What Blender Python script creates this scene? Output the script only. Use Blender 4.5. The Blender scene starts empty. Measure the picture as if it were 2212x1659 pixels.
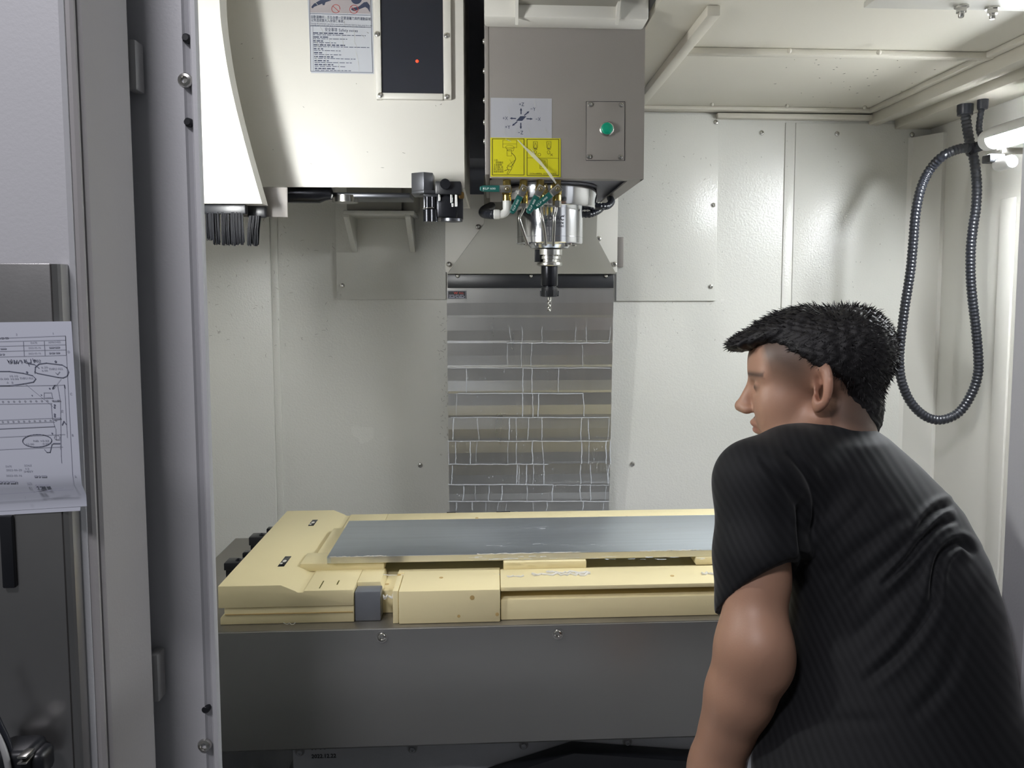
import bpy, bmesh, math, random
import numpy as np
from mathutils import Vector, Matrix
random.seed(7)
RNG = np.random.default_rng(11)
SC = bpy.context.scene
COL = SC.collection
PI = math.pi

# ------------------------------------------------------------------ camera
FPX, PPX, PPY = 1700.0, 1158.0, 754.0
PITCH, YAW = math.atan(131 / FPX), math.atan(96 / FPX)
EYE = Vector((0, 0, 1.5))
cam = bpy.data.cameras.new('camera')
cam_o = bpy.data.objects.new('camera', cam); COL.objects.link(cam_o)
cam_o.location = EYE
cam_o.rotation_euler = (PI / 2 - PITCH, 0, -YAW)
cam.sensor_width = 36; cam.sensor_fit = 'HORIZONTAL'
cam.lens = FPX / 2212 * 36
cam.shift_x = (1106 - PPX) / 2212
cam.shift_y = (PPY - 829.5) / 2212
cam.clip_start = 0.02
SC.camera = cam_o

# ------------------------------------------------------------------ world, lights, exposure
w = bpy.data.worlds.new('world'); SC.world = w; w.use_nodes = True
w.node_tree.nodes['Background'].inputs[0].default_value = (0.93, 0.96, 1.0, 1)
w.node_tree.nodes['Background'].inputs[1].default_value = 0.105
SC.view_settings.view_transform = 'Standard'; SC.view_settings.look = 'None'
SC.view_settings.exposure = 0.0; SC.view_settings.gamma = 1.0
SC.view_settings.use_curve_mapping = False
def area(name, loc, target, sx, sy, power, col):
    l = bpy.data.lights.new(name, 'AREA'); l.shape = 'RECTANGLE'; l.size = sx; l.size_y = sy
    l.energy = power; l.color = col
    o = bpy.data.objects.new(name, l); COL.objects.link(o); o.location = loc
    o.rotation_euler = (Vector(target) - Vector(loc)).to_track_quat('-Z', 'Y').to_euler()
    return o
area('factory_ceiling_light', (-0.72, -0.45, 2.95), (-.45, 1.0, 1.3), 0.5, 0.25, 29, (0.96, 0.94, 1.0))
LAMP_STRENGTH_RIGHT, LAMP_STRENGTH_LEFT = 255.0, 190.0

# ------------------------------------------------------------------ pixel -> world (for laying out on real planes)
FWD = Vector((math.sin(YAW) * math.cos(PITCH), math.cos(YAW) * math.cos(PITCH), -math.sin(PITCH)))
RGT = Vector((math.cos(YAW), -math.sin(YAW), 0)); UPV = RGT.cross(FWD)
def ray(px, py): return FWD + RGT * ((px - PPX) / FPX) - UPV * ((py - PPY) / FPX)
def at(px, py, Y):
    d = ray(px, py); return EYE + d * (Y / d.y)
def atz(px, py, z):
    d = ray(px, py); return EYE + d * ((z - EYE.z) / d.z)
def atx(px, py, x):
    d = ray(px, py); return EYE + d * (x / d.x)

# ------------------------------------------------------------------ materials
MATS = {}
def mat(name, col, rough=0.5, metal=0.0, var=0.0, vscale=6.0, bump=0.0, bscale=250.0, spec=0.5, emit=None, estr=0.0,
        alpha=1.0, stretch=None, trans=0.0, sss=0.0, coat=0.0, speck=None):
    m = bpy.data.materials.new(name); m.use_nodes = True
    nt = m.node_tree; b = nt.nodes['Principled BSDF']
    b.inputs['Base Color'].default_value = (*col, 1)
    b.inputs['Roughness'].default_value = rough; b.inputs['Metallic'].default_value = metal
    b.inputs['Specular IOR Level'].default_value = spec
    b.inputs['Coat Weight'].default_value = coat; b.inputs['Coat Roughness'].default_value = 0.15
    b.inputs['Transmission Weight'].default_value = trans
    b.inputs['Alpha'].default_value = alpha
    if sss:
        b.inputs['Subsurface Weight'].default_value = sss
        b.inputs['Subsurface Radius'].default_value = (0.012, 0.005, 0.003); b.inputs['Subsurface Scale'].default_value = 1.0
    if emit:
        b.inputs['Emission Color'].default_value = (*emit, 1); b.inputs['Emission Strength'].default_value = estr
    if var or bump or speck:
        tc = nt.nodes.new('ShaderNodeTexCoord'); mp = nt.nodes.new('ShaderNodeMapping')
        nt.links.new(tc.outputs['Object'], mp.inputs['Vector'])
        if stretch: mp.inputs['Scale'].default_value = stretch
    last = None
    if var:
        n = nt.nodes.new('ShaderNodeTexNoise'); n.inputs['Scale'].default_value = vscale; n.inputs['Detail'].default_value = 5
        nt.links.new(mp.outputs['Vector'], n.inputs['Vector'])
        mx = nt.nodes.new('ShaderNodeMix'); mx.data_type = 'RGBA'
        mx.inputs[6].default_value = (*[max(0, c * (1 - var)) for c in col], 1)
        mx.inputs[7].default_value = (*[min(1, c * (1 + var)) for c in col], 1)
        nt.links.new(n.outputs['Fac'], mx.inputs[0]); last = mx.outputs[2]
        mr = nt.nodes.new('ShaderNodeMapRange')
        mr.inputs[3].default_value = max(0.02, rough * (1 - var * .7)); mr.inputs[4].default_value = min(1, rough * (1 + var * .7))
        nt.links.new(n.outputs['Fac'], mr.inputs[0]); nt.links.new(mr.outputs[0], b.inputs['Roughness'])
    if speck:   # (scale, threshold, colour) little dirt specks
        v = nt.nodes.new('ShaderNodeTexNoise'); v.inputs['Scale'].default_value = speck[0]; v.inputs['Detail'].default_value = 2
        nt.links.new(tc.outputs['Object'], v.inputs['Vector'])
        cr = nt.nodes.new('ShaderNodeValToRGB'); cr.color_ramp.elements[0].position = speck[1]; cr.color_ramp.elements[1].position = speck[1] + .03
        nt.links.new(v.outputs['Fac'], cr.inputs[0])
        mx2 = nt.nodes.new('ShaderNodeMix'); mx2.data_type = 'RGBA'
        if last: nt.links.new(last, mx2.inputs[6])
        else: mx2.inputs[6].default_value = (*col, 1)
        mx2.inputs[7].default_value = (*speck[2], 1)
        nt.links.new(cr.outputs[0], mx2.inputs[0]); last = mx2.outputs[2]
    if last: nt.links.new(last, b.inputs['Base Color'])
    if bump:
        n2 = nt.nodes.new('ShaderNodeTexNoise'); n2.inputs['Scale'].default_value = bscale; n2.inputs['Detail'].default_value = 3
        nt.links.new(mp.outputs['Vector'], n2.inputs['Vector'])
        bp = nt.nodes.new('ShaderNodeBump'); bp.inputs['Strength'].default_value = bump; bp.inputs['Distance'].default_value = 0.002
        nt.links.new(n2.outputs['Fac'], bp.inputs['Height']); nt.links.new(bp.outputs[0], b.inputs['Normal'])
    MATS[name] = m
    return m

CREAM = mat('cream_powder_paint', (0.67, 0.665, 0.62), 0.27, var=0.05, vscale=3, bump=0.4, bscale=190)
CREAM_S = mat('cream_smooth_paint', (0.67, 0.655, 0.605), 0.42, var=0.03, vscale=3, bump=0.05, bscale=300)
CEIL = mat('cream_roof_paint', (0.62, 0.59, 0.51), 0.45, var=0.04, vscale=2, bump=0.1, bscale=220)
OUTER = mat('white_grey_door_paint', (0.52, 0.52, 0.54), 0.5, var=0.03, bump=0.12, bscale=260)
TAUPE = mat('taupe_paint', (0.255, 0.235, 0.22), 0.42, var=0.04, vscale=4, bump=0.08, bscale=320)
EDGE_T = mat('taupe_door_edge_paint', (0.36, 0.345, 0.345), 0.5, var=0.03, bump=0.1, bscale=260)
SHROUD = mat('warm_grey_sheet_paint', (0.25, 0.24, 0.21), 0.45, var=0.03, bump=0.05)
DARKCAST = mat('blue_grey_casting_paint', (0.16, 0.165, 0.20), 0.55, var=0.1)
SADDLE = mat('grey_casting_paint', (0.46, 0.47, 0.50), 0.5, var=0.12, vscale=12, bump=0.1)
BLACK = mat('black_anodised', (0.012, 0.013, 0.016), 0.35, var=0.1)
BLACKM = mat('black_oxide_steel', (0.02, 0.021, 0.026), 0.25, metal=0.6)
BRISTLE = mat('black_bristle', (0.005, 0.0055, 0.008), 0.5, spec=0.12)
RUBBER = mat('black_corrugated_plastic', (0.013, 0.015, 0.022), 0.3, spec=0.6)
GUN = mat('gunmetal_steel', (0.14, 0.145, 0.16), 0.35, metal=0.9, var=0.1, vscale=30)
CHROME = mat('polished_steel', (0.72, 0.73, 0.76), 0.11, metal=1.0, var=0.04, vscale=20)
STEEL = mat('satin_steel', (0.58, 0.57, 0.54), 0.24, metal=1.0, var=0.05, vscale=20)
WAY = mat('brushed_cover_steel', (0.58, 0.575, 0.56), 0.28, metal=0.92, var=0.10, vscale=3.0, stretch=(6, 6, 1), bump=0.03)
APRON = mat('dark_grey_brushed_apron', (0.25, 0.25, 0.245), 0.34, metal=0.5, var=0.10, vscale=2.2, bump=0.02, stretch=(1, 1, 3))
GUARD = mat('grey_guard_paint', (0.30, 0.30, 0.30), 0.45, var=0.05)
TABLE_T = mat('dull_table_steel', (0.30, 0.285, 0.255), 0.32, metal=0.8, var=0.2, vscale=14, bump=0.05)
ALU = mat('brushed_aluminium', (0.60, 0.655, 0.71), 0.34, metal=0.9, var=0.14, vscale=9, stretch=(0.35, 9, 1), bump=0.05, bscale=90)
ALU_E = mat('milled_aluminium_edge', (0.66, 0.65, 0.62), 0.30, metal=1.0)
RESIN = mat('cream_tooling_board', (0.80, 0.70, 0.415), 0.5, var=0.05, vscale=7, sss=0.0, bump=0.05, bscale=160)
RESIN_D = mat('tooling_board_painted_shade', (0.52, 0.36, 0.14), 0.6, var=0.06)  # darker copy of the board tone, shade of holes and layer joint painted in
GREYBLK = mat('grey_plastic_block', (0.145, 0.155, 0.175), 0.4, var=0.06, bump=0.04)
WHITE = mat('white_plastic', (0.72, 0.72, 0.70), 0.35)
WHITELET = mat('white_lettering', (0.75, 0.75, 0.74), 0.6)
FILM_GLINT = mat('clear_film_and_glints', (0.75, 0.76, 0.72), 0.25, alpha=0.55)  # torn film, and pale strips painted as glints on its wrinkles
PASTE = mat('white_sealant_residue', (0.72, 0.70, 0.64), 0.5, bump=0.3, bscale=120)
DRIP = mat('dried_coolant_streak', (0.58, 0.60, 0.63), 0.5)
BRASS = mat('brass', (0.55, 0.42, 0.13), 0.27, metal=1.0, var=0.1, vscale=40)
GREENH = mat('dark_green_vinyl', (0.005, 0.085, 0.075), 0.35)
GREENB = mat('green_button_plastic', (0.0, 0.29, 0.17), 0.3)
GLASS = mat('dark_smoked_window', (0.020, 0.022, 0.030), 0.12, spec=0.5)
STICK_G = mat('silver_sticker', (0.40, 0.405, 0.44), 0.32, var=0.03, bump=0.04, bscale=40)
STICK_W = mat('grey_white_safety_sticker', (0.47, 0.49, 0.53), 0.32, var=0.03, bump=0.04, bscale=40)
PICT = mat('pinkish_grey_picture', (0.36, 0.33, 0.34), 0.35)
YELLOW = mat('yellow_sticker', (0.60, 0.56, 0.015), 0.34, bump=0.03, bscale=40)
INK = mat('black_ink', (0.02, 0.02, 0.025), 0.6)
INKY = mat('dark_olive_ink', (0.10, 0.09, 0.01), 0.6)
INKN = mat('navy_ink', (0.03, 0.04, 0.08), 0.6)
INKR = mat('red_ink', (0.45, 0.05, 0.04), 0.6)
INKG = mat('grey_engraving', (0.06, 0.06, 0.07), 0.4)
PENCIL = mat('pale_grey_print', (0.33, 0.34, 0.41), 0.7)
PEN = mat('dark_pen_line', (0.15, 0.16, 0.22), 0.7)
PAPER = mat('white_paper', (0.58, 0.60, 0.68), 0.8)
INOX = mat('scuffed_stainless', (0.38, 0.375, 0.37), 0.30, metal=0.9, var=0.22, vscale=5, bump=0.02)
LED = mat('lamp_tube_glow', (1, 1, 1), 0.3, emit=(0.93, 0.97, 1.0), estr=LAMP_STRENGTH_RIGHT)
LED2 = mat('lamp_tube_glow_left', (1, 1, 1), 0.3, emit=(0.98, 0.99, 0.97), estr=LAMP_STRENGTH_LEFT)
REDLED = mat('red_indicator_glow', (1, 0.05, 0.02), 0.4, emit=(1.0, 0.05, 0.01), estr=1.6)
CHIP = mat('steel_chips', (0.22, 0.21, 0.19), 0.35, metal=0.7)
FLOOR = mat('workshop_floor', (0.20, 0.21, 0.22), 0.5, var=0.1)
CLOTHP = mat('dark_trousers', (0.02, 0.021, 0.03), 0.9, bump=0.2, bscale=300)
SHOE = mat('black_shoe', (0.015, 0.015, 0.015), 0.5)
BROWN = mat('wooden_edge', (0.25, 0.14, 0.03), 0.6)

# ------------------------------------------------------------------ mesh helpers
class MB:
    def __init__(s): s.v = []; s.f = []
    def add(s, vs, fs):
        o = len(s.v); s.v += [tuple(p) for p in vs]; s.f += [tuple(i + o for i in f) for f in fs]; return s
    def box(s, x0, x1, y0, y1, z0, z1):
        if x0 > x1: x0, x1 = x1, x0
        if y0 > y1: y0, y1 = y1, y0
        if z0 > z1: z0, z1 = z1, z0
        return s.add([(x0, y0, z0), (x1, y0, z0), (x1, y1, z0), (x0, y1, z0), (x0, y0, z1), (x1, y0, z1), (x1, y1, z1), (x0, y1, z1)],
                     [(0, 3, 2, 1), (4, 5, 6, 7), (0, 1, 5, 4), (1, 2, 6, 5), (2, 3, 7, 6), (3, 0, 4, 7)])
    def pbox(s, x0, y0, x1, y1, Y0, Y1):     # front face at depth Y0 under this rectangle of the layout
        xm, ym = (x0 + x1) / 2, (y0 + y1) / 2
        return s.box(at(x0, ym, Y0).x, at(x1, ym, Y0).x, Y0, Y1, at(xm, y1, Y0).z, at(xm, y0, Y0).z)
    def prism(s, poly, axis, a, b):          # poly: 2-D points in the two other axes (ordered), extruded along axis
        n = len(poly)
        def mk(p, t): return {'x': (t, p[0], p[1]), 'y': (p[0], t, p[1]), 'z': (p[0], p[1], t)}[axis]
        vs = [mk(p, a) for p in poly] + [mk(p, b) for p in poly]
        fs = [tuple(range(n)), tuple(range(2 * n - 1, n - 1, -1))] + [((i + 1) % n, i, n + i, n + (i + 1) % n) for i in range(n)]
        return s.add(vs, fs)
    def cyl(s, p0, p1, r0, r1=None, n=20, cap=True):
        r1 = r0 if r1 is None else r1
        p0, p1 = Vector(p0), Vector(p1); d = (p1 - p0).normalized()
        a = d.orthogonal().normalized(); b = d.cross(a)
        vs = []
        for p, r in ((p0, r0), (p1, r1)):
            vs += [p + (a * math.cos(2 * PI * i / n) + b * math.sin(2 * PI * i / n)) * r for i in range(n)]
        fs = [(i, (i + 1) % n, n + (i + 1) % n, n + i) for i in range(n)]
        if cap: fs += [tuple(range(n - 1, -1, -1)), tuple(range(n, 2 * n))]
        return s.add(vs, fs)
    def lathe(s, prof, c, axis=(0, 0, 1), n=48):   # prof: (radius, height) along axis from c, ends closed
        c = Vector(c); d = Vector(axis).normalized()
        a = Vector((1, 0, 0)) if abs(d.x) < .9 else Vector((0, 1, 0)); a = (a - d * a.dot(d)).normalized(); b = d.cross(a)
        vs = []; fs = []
        for r, h in prof:
            vs += [c + d * h + (a * math.cos(2 * PI * i / n) + b * math.sin(2 * PI * i / n)) * max(r, 1e-5) for i in range(n)]
        for k in range(len(prof) - 1):
            fs += [(k * n + i, k * n + (i + 1) % n, (k + 1) * n + (i + 1) % n, (k + 1) * n + i) for i in range(n)]
        fs += [tuple(range(n - 1, -1, -1)), tuple(range((len(prof) - 1) * n, len(prof) * n))]
        return s.add(vs, fs)
    def tube(s, pts, r, n=12, rf=None, cap=True):  # rf(i): radius factor per ring
        pts = [Vector(p) for p in pts]; m = len(pts); vs = []; fs = []
        t0 = (pts[1] - pts[0]).normalized(); a = t0.orthogonal().normalized()
        for i, p in enumerate(pts):
            t = (pts[min(i + 1, m - 1)] - pts[max(i - 1, 0)]).normalized()
            a = (a - t * a.dot(t)).normalized(); b = t.cross(a)
            rr = (r[i] if isinstance(r, (list, tuple)) else r) * (rf(i) if rf else 1)
            vs += [p + (a * math.cos(2 * PI * k / n) + b * math.sin(2 * PI * k / n)) * rr for k in range(n)]
        for i in range(m - 1):
            fs += [(i * n + k, i * n + (k + 1) % n, (i + 1) * n + (k + 1) % n, (i + 1) * n + k) for k in range(n)]
        if cap: fs += [tuple(range(n - 1, -1, -1)), tuple(range((m - 1) * n, m * n))]
        return s.add(vs, fs)
    def ball(s, c, r, nu=16, nv=10, sc=(1, 1, 1)):
        prof = [(math.sin(PI * k / nv) * r, -math.cos(PI * k / nv) * r) for k in range(nv + 1)]
        o = len(s.v); s.lathe(prof, (0, 0, 0), n=nu)
        for i in range(o, len(s.v)):
            x, y, z = s.v[i]; s.v[i] = (c[0] + x * sc[0], c[1] + y * sc[1], c[2] + z * sc[2])
        return s
    def build(s, name, m, parent=None, bevel=0.0, seg=2, smooth=None, label=None, kind=None):
        me = bpy.data.meshes.new(name)
        me.from_pydata(s.v, [], s.f); me.update()
        if bevel:
            bm = bmesh.new(); bm.from_mesh(me)
            bmesh.ops.remove_doubles(bm, verts=bm.verts, dist=1e-6)
            bmesh.ops.recalc_face_normals(bm, faces=bm.faces)
            ed = [e for e in bm.edges if len(e.link_faces) == 2 and e.calc_face_angle(0) > 0.5]
            bmesh.ops.bevel(bm, geom=ed, offset=bevel, segments=seg, affect='EDGES', clamp_overlap=True, profile=0.5)
            bm.to_mesh(me); bm.free()
        else:
            bm = bmesh.new(); bm.from_mesh(me); bmesh.ops.recalc_face_normals(bm, faces=bm.faces); bm.to_mesh(me); bm.free()
        if smooth is not None or bevel:
            me.polygons.foreach_set('use_smooth', [True] * len(me.polygons))
            me.set_sharp_from_angle(angle=math.radians(smooth or 35))
        me.materials.append(m)
        return link(name, me, parent, label, kind)

def link(name, me, parent=None, label=None, kind=None):
    o = bpy.data.objects.new(name, me); COL.objects.link(o)
    if parent:
        o.parent = parent; o.matrix_parent_inverse = Matrix.Translation(-wloc(parent))
    if label: o['label'] = label
    if kind: o['kind'] = kind
    return o
def wloc(o):
    l = Vector(o.location)
    if o.parent: l = l + wloc(o.parent) - wloc(o.parent)
    return l
def thing(name, label, cat, loc=(0, 0, 0), group=None, kind=None):
    o = bpy.data.objects.new(name, None); COL.objects.link(o); o.location = loc; o.empty_display_size = .05
    if label: o['label'] = label
    if cat: o['category'] = cat
    if group: o['group'] = group
    if kind: o['kind'] = kind
    return o
def tag(o, label, cat, group=None, kind=None):
    o['label'] = label; o['category'] = cat
    if group: o['group'] = group
    if kind: o['kind'] = kind
    return o

def spline(pts, n=8):        # Catmull-Rom through points
    P = [Vector(p) for p in pts]; P = [P[0] * 2 - P[1]] + P + [P[-1] * 2 - P[-2]]
    out = []
    for i in range(1, len(P) - 2):
        for k in range(n):
            t = k / n
            out.append(0.5 * ((2 * P[i]) + (-P[i - 1] + P[i + 1]) * t + (2 * P[i - 1] - 5 * P[i] + 4 * P[i + 1] - P[i + 2]) * t * t
                              + (-P[i - 1] + 3 * P[i] - 3 * P[i + 1] + P[i + 2]) * t ** 3))
    out.append(P[-2]); return out
def resample(pts, step):
    out = [pts[0]]; acc = 0
    for a, b in zip(pts[:-1], pts[1:]):
        L = (b - a).length; d = step - acc
        while d <= L:
            out.append(a.lerp(b, d / L)); d += step
        acc = (L - (d - step))
    return out
def corrugated(name, m, pts, r, parent=None, step=0.0035, n=14, smooth=60, label=None):
    q = resample(spline(pts, 12), step)
    mb = MB(); mb.tube(q, r, n=n, rf=lambda i: 1.0 if (i // 2) % 2 == 0 else 0.86)
    return mb.build(name, m, parent, smooth=smooth, label=label)

# screws: one shared mesh per kind, dome head with a hex recess, axis towards -Y
def screw_mesh(r, name='screw'):
    prof_n = 16; vs = []; fs = []
    rings = [(1.0, 0), (1.0, .25), (.85, .5), (.5, .62), (.48, .60), (.42, .2)]
    for rr, h in rings:
        n = prof_n
        vs += [(rr * r * math.cos(2 * PI * i / n), -h * r, rr * r * math.sin(2 * PI * i / n)) for i in range(n)]
    for k in range(len(rings) - 1):
        fs += [(k * 16 + i, k * 16 + (i + 1) % 16, (k + 1) * 16 + (i + 1) % 16, (k + 1) * 16 + i) for i in range(16)]
    fs.append(tuple(range((len(rings) - 1) * 16, len(rings) * 16)))
    me = bpy.data.meshes.new(name); me.from_pydata(vs, [], fs); me.update()
    me.polygons.foreach_set('use_smooth', [True] * len(me.polygons)); me.set_sharp_from_angle(angle=0.7)
    me.materials.append(STEEL); return me
SCREW = screw_mesh(1.0)
def screw(p, r, parent, normal=(0, -1, 0), name='screw', m=None):
    me = SCREW
    if m:
        key = 'SCREW_' + m.name
        if key not in MATS: MATS[key] = SCREW.copy(); MATS[key].materials.clear(); MATS[key].materials.append(m)
        me = MATS[key]
    o = bpy.data.objects.new(name, me); COL.objects.link(o)
    o.location = p; o.scale = (r, r, r)
    o.rotation_euler = Vector((0, -1, 0)).rotation_difference(Vector(normal)).to_euler()
    if parent: o.parent = parent; o.matrix_parent_inverse = Matrix.Translation(-wloc(parent))
    return o

# text as thin flat lettering; place(x, y) maps text plane to world
def text_geo(s, size, align='LEFT', bold=0.0):
    cu = bpy.data.curves.new('lettering', 'FONT'); cu.body = s; cu.size = size; cu.align_x = align
    cu.resolution_u = 2; cu.offset = bold
    o = bpy.data.objects.new('lettering_tmp', cu); COL.objects.link(o)
    dg = bpy.context.evaluated_depsgraph_get()
    me = bpy.data.meshes.new_from_object(o.evaluated_get(dg))
    vs = [v.co.copy() for v in me.vertices]; fs = [tuple(p.vertices) for p in me.polygons]
    bpy.data.objects.remove(o); bpy.data.curves.remove(cu); bpy.data.meshes.remove(me)
    return vs, fs
def ptext(mb, s, px, py, hpx, Y, wpx=None, align='LEFT', rot=0.0, bold=0.0):
    """flat lettering on the plane y=Y, baseline-left (or centre) at px,py of the layout, cap height hpx"""
    k = Y / FPX
    vs, fs = text_geo(s, hpx / 0.72 * k, 'LEFT', bold)
    if not vs: return
    xs = [v.x for v in vs]; W = max(xs) - min(xs) if xs else 0; x0 = min(xs)
    sx = (wpx * k / W) if wpx and W else 1.0
    o = at(px, py, Y); c, s_ = math.cos(rot), math.sin(rot)
    out = []
    for v in vs:
        x = (v.x - x0) * sx; z = v.y
        if align == 'CENTER': x -= W * sx / 2
        out.append((o.x + x * c - z * s_, Y, o.z + x * s_ + z * c))
    mb.add(out, fs)
def pline(mb, pts, wpx, Y, closed=False):
    """a flat printed line of width wpx on the plane y=Y"""
    P = [at(x, y, Y) for x, y in pts]; h = wpx * Y / FPX / 2
    if closed: P = P + [P[0]]
    for a, b in zip(P[:-1], P[1:]):
        d = (b - a)
        if d.length < 1e-9: continue
        d.normalize(); n = Vector((-d.z, 0, d.x)) * h; e = d * h * .6
        mb.add([a - e + n, a - e - n, b + e - n, b + e + n], [(0, 1, 2, 3)])
def prect(mb, x0, y0, x1, y1, wpx, Y): pline(mb, [(x0, y0), (x1, y0), (x1, y1), (x0, y1)], wpx, Y, True)
def pquad(mb, pts, Y): mb.add([at(x, y, Y) for x, y in pts], [tuple(range(len(pts)))])
def pell(mb, cx, cy, rx, ry, wpx, Y, n=28, rot=0, a0=0, a1=2 * PI):
    pts = []
    for i in range(n + 1):
        t = a0 + (a1 - a0) * i / n; x, y = rx * math.cos(t), ry * math.sin(t)
        pts.append((cx + x * math.cos(rot) - y * math.sin(rot), cy + x * math.sin(rot) + y * math.cos(rot)))
    pline(mb, pts, wpx, Y)
def pdisc(mb, cx, cy, r, Y, n=14): pquad(mb, [(cx + r * math.cos(2 * PI * i / n), cy + r * math.sin(2 * PI * i / n)) for i in range(n)], Y)
def ink_row(mb, x0, x1, y, h, Y, slope=0.0, seed=0):
    """one row of fine print too small to read: word-long dashes"""
    r = random.Random(seed); x = x0
    while x < x1 - 2:
        wd = min(r.uniform(4, 13), x1 - x); yy = y + slope * (x - x0)
        pquad(mb, [(x, yy), (x + wd, yy + slope * wd), (x + wd, yy + slope * wd + h), (x, yy + h)], Y); x += wd + r.uniform(1.2, 2.4)

# ================================================================== SETTING
YB = 2.55           # back wall
ZC = 2.0745         # roof underside
XR = 1.437; XL = -1.35
wall_back = MB().box(XL, XR, YB, YB + .03, 0.0, 2.5).build('wall_back', CREAM, kind='structure')
# lapped sheets on the back wall
px = lambda a, Y=YB, y=500: at(a, y, Y).x
pz = lambda b, Y=YB, x=1400: at(x, b, Y).z
MB().box(px(1691), px(1712), YB - .004, YB + .001, .3, pz(262)).build('seam_strip', CREAM, wall_back, bevel=.001)
MB().box(px(1712), XR, YB - .007, YB + .001, .3, pz(262)).build('panel', CREAM, wall_back, bevel=.002)
MB().box(px(1330, y=640), px(1548, y=450), YB - .009, YB + .001, pz(650), pz(246)).build('panel', CREAM, wall_back, bevel=.0015)
MB().box(px(729, y=640), px(964, y=640), YB - .009, YB + .001, pz(647, x=800), pz(200, x=800)).build('panel', CREAM, wall_back, bevel=.0015)
MB().box(XL, px(592, y=800), YB - .012, YB + .001, .3, 2.1).build('panel', CREAM, wall_back, bevel=.003)
MB().box(px(592, y=800), px(607, y=800), YB - .005, YB + .001, .3, 2.1).build('seam_strip', CREAM, wall_back, bevel=.001)
for x, y in [(1546, 264), (1541, 443), (1535, 619), (740, 617)]:
    p = at(x, y, YB - .009); screw(p, .0075, wall_back)
for x, y in [(908, 1005), (1366, 1002), (1645, 287)]:
    p = at(x, y, YB); screw(p, .008, wall_back)
for x, y in [(1808, 289), (1970, 291)]: screw(at(x, y, YB - .007), .008, wall_back)
MB().pbox(1334, 512, 1347, 577, YB - .02, YB).build('cover_block', TAUPE, wall_back, bevel=.001)

wall_right = MB().box(XR, XR + .03, 1.0, YB + .03, 0.0, 2.5).build('wall_right', CREAM_S, kind='structure')
# folded corner strip between back and right walls
MB().prism([(XR - .075, YB - .007), (XR, YB - .007), (XR, YB - .10), (XR - .012, YB - .10), (XR - .062, YB - .012)], 'z', .3, pz(292)).build('corner_strip', CREAM_S, wall_right)
MB().box(XR - .008, XR, 2.10, 2.16, .3, 1.75).build('seam_strip', CREAM_S, wall_right, bevel=.002)
wall_left = MB().box(XL - .03, XL, 1.0, YB + .03, 0.0, 2.5).build('wall_left', CREAM_S, kind='structure')

# roof: sheet with pressed ribs; column opening is left of the first rib
ceiling = MB().box(0.342, XR, 1.1, YB, ZC, ZC + .02).build('ceiling', CEIL, kind='structure')
MB().box(XL, -.12, 1.1, YB, ZC + .32, ZC + .34).build('roof_sheet', CEIL, ceiling)
MB().box(-.12, 0.36, 1.1, YB, ZC + .40, ZC + .42).build('roof_sheet', CEIL, ceiling)
MB().box(.440, .468, 1.625, YB, ZC - .022, ZC).build('rib', CEIL, ceiling, bevel=.003)
MB().box(.468, 1.227, 1.90, 1.925, ZC - .016, ZC).build('rib', CEIL, ceiling, bevel=.004)
MB().box(.40, 1.227, YB - .05, YB - .002, ZC - .012, ZC).build('rib', CEIL, ceiling, bevel=.003)
MB().box(1.205, 1.227, 1.2, YB - .05, ZC - .014, ZC).build('rib', CEIL, ceiling, bevel=.003)
MB().box(1.228, 1.262, 1.1, YB - .002, 2.028, ZC).build('beam', CEIL, ceiling, bevel=.003)
MB().box(1.262, 1.315, 1.1, YB - .002, 2.045, ZC).build('beam', CEIL, ceiling, bevel=.003)
MB().box(1.315, XR - .001, 1.1, YB - .002, 2.018, ZC).build('beam', CEIL, ceiling, bevel=.003)
MB().box(px(1545, y=250), px(1880, y=250), YB - .03, YB - .002, pz(257), pz(246)).build('rib', CEIL, ceiling, bevel=.002)
for x, y, Y in [(1705, 110, 1.90), (1899, 113, 1.90), (1538, 226, YB - .05), (1700, 229, YB - .05), (1868, 232, YB - .05)]:
    p = atz(x, y, ZC - .016); MB().ball((p.x, p.y, ZC - .016), .006, 10, 6).build('plug', CEIL, ceiling, smooth=60)
# bolted plate near the door head
MB().box(atz(1865, 18, 2.05).x, 1.3, 1.36, atz(1865, 18, 2.05).y, 2.05, 2.062).build('hanger_plate', CREAM_S, ceiling, bevel=.002)
MB().box(.62, atz(1868, 4, 2.06).x, 1.40, 1.475, 2.06, 2.072).build('wooden_strip', BROWN, ceiling)
for x, y in [(2077, 22), (2144, 26)]:
    c = atz(x, y - 9, 2.05)
    b = MB(); b.lathe([(.0135, 0), (.0135, -.003)], (c.x, c.y, 2.05), n=24); b.lathe([(.0105, -.003), (.0105, -.012)], (c.x, c.y, 2.05), n=6)
    b.lathe([(.0055, -.012), (.0055, -.020), (.0045, -.022)], (c.x, c.y, 2.05), n=14)
    b.build('bolt', STEEL, ceiling, smooth=30)

floor = MB().box(-3, 3.2, -2.5, 3.0, -.05, 0.0).build('floor', FLOOR, kind='structure')
wall_front = MB().box(-.40, .76, 1.115, 1.24, 0.0, .66).build('wall_front', OUTER, bevel=.004, kind='structure')

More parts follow.
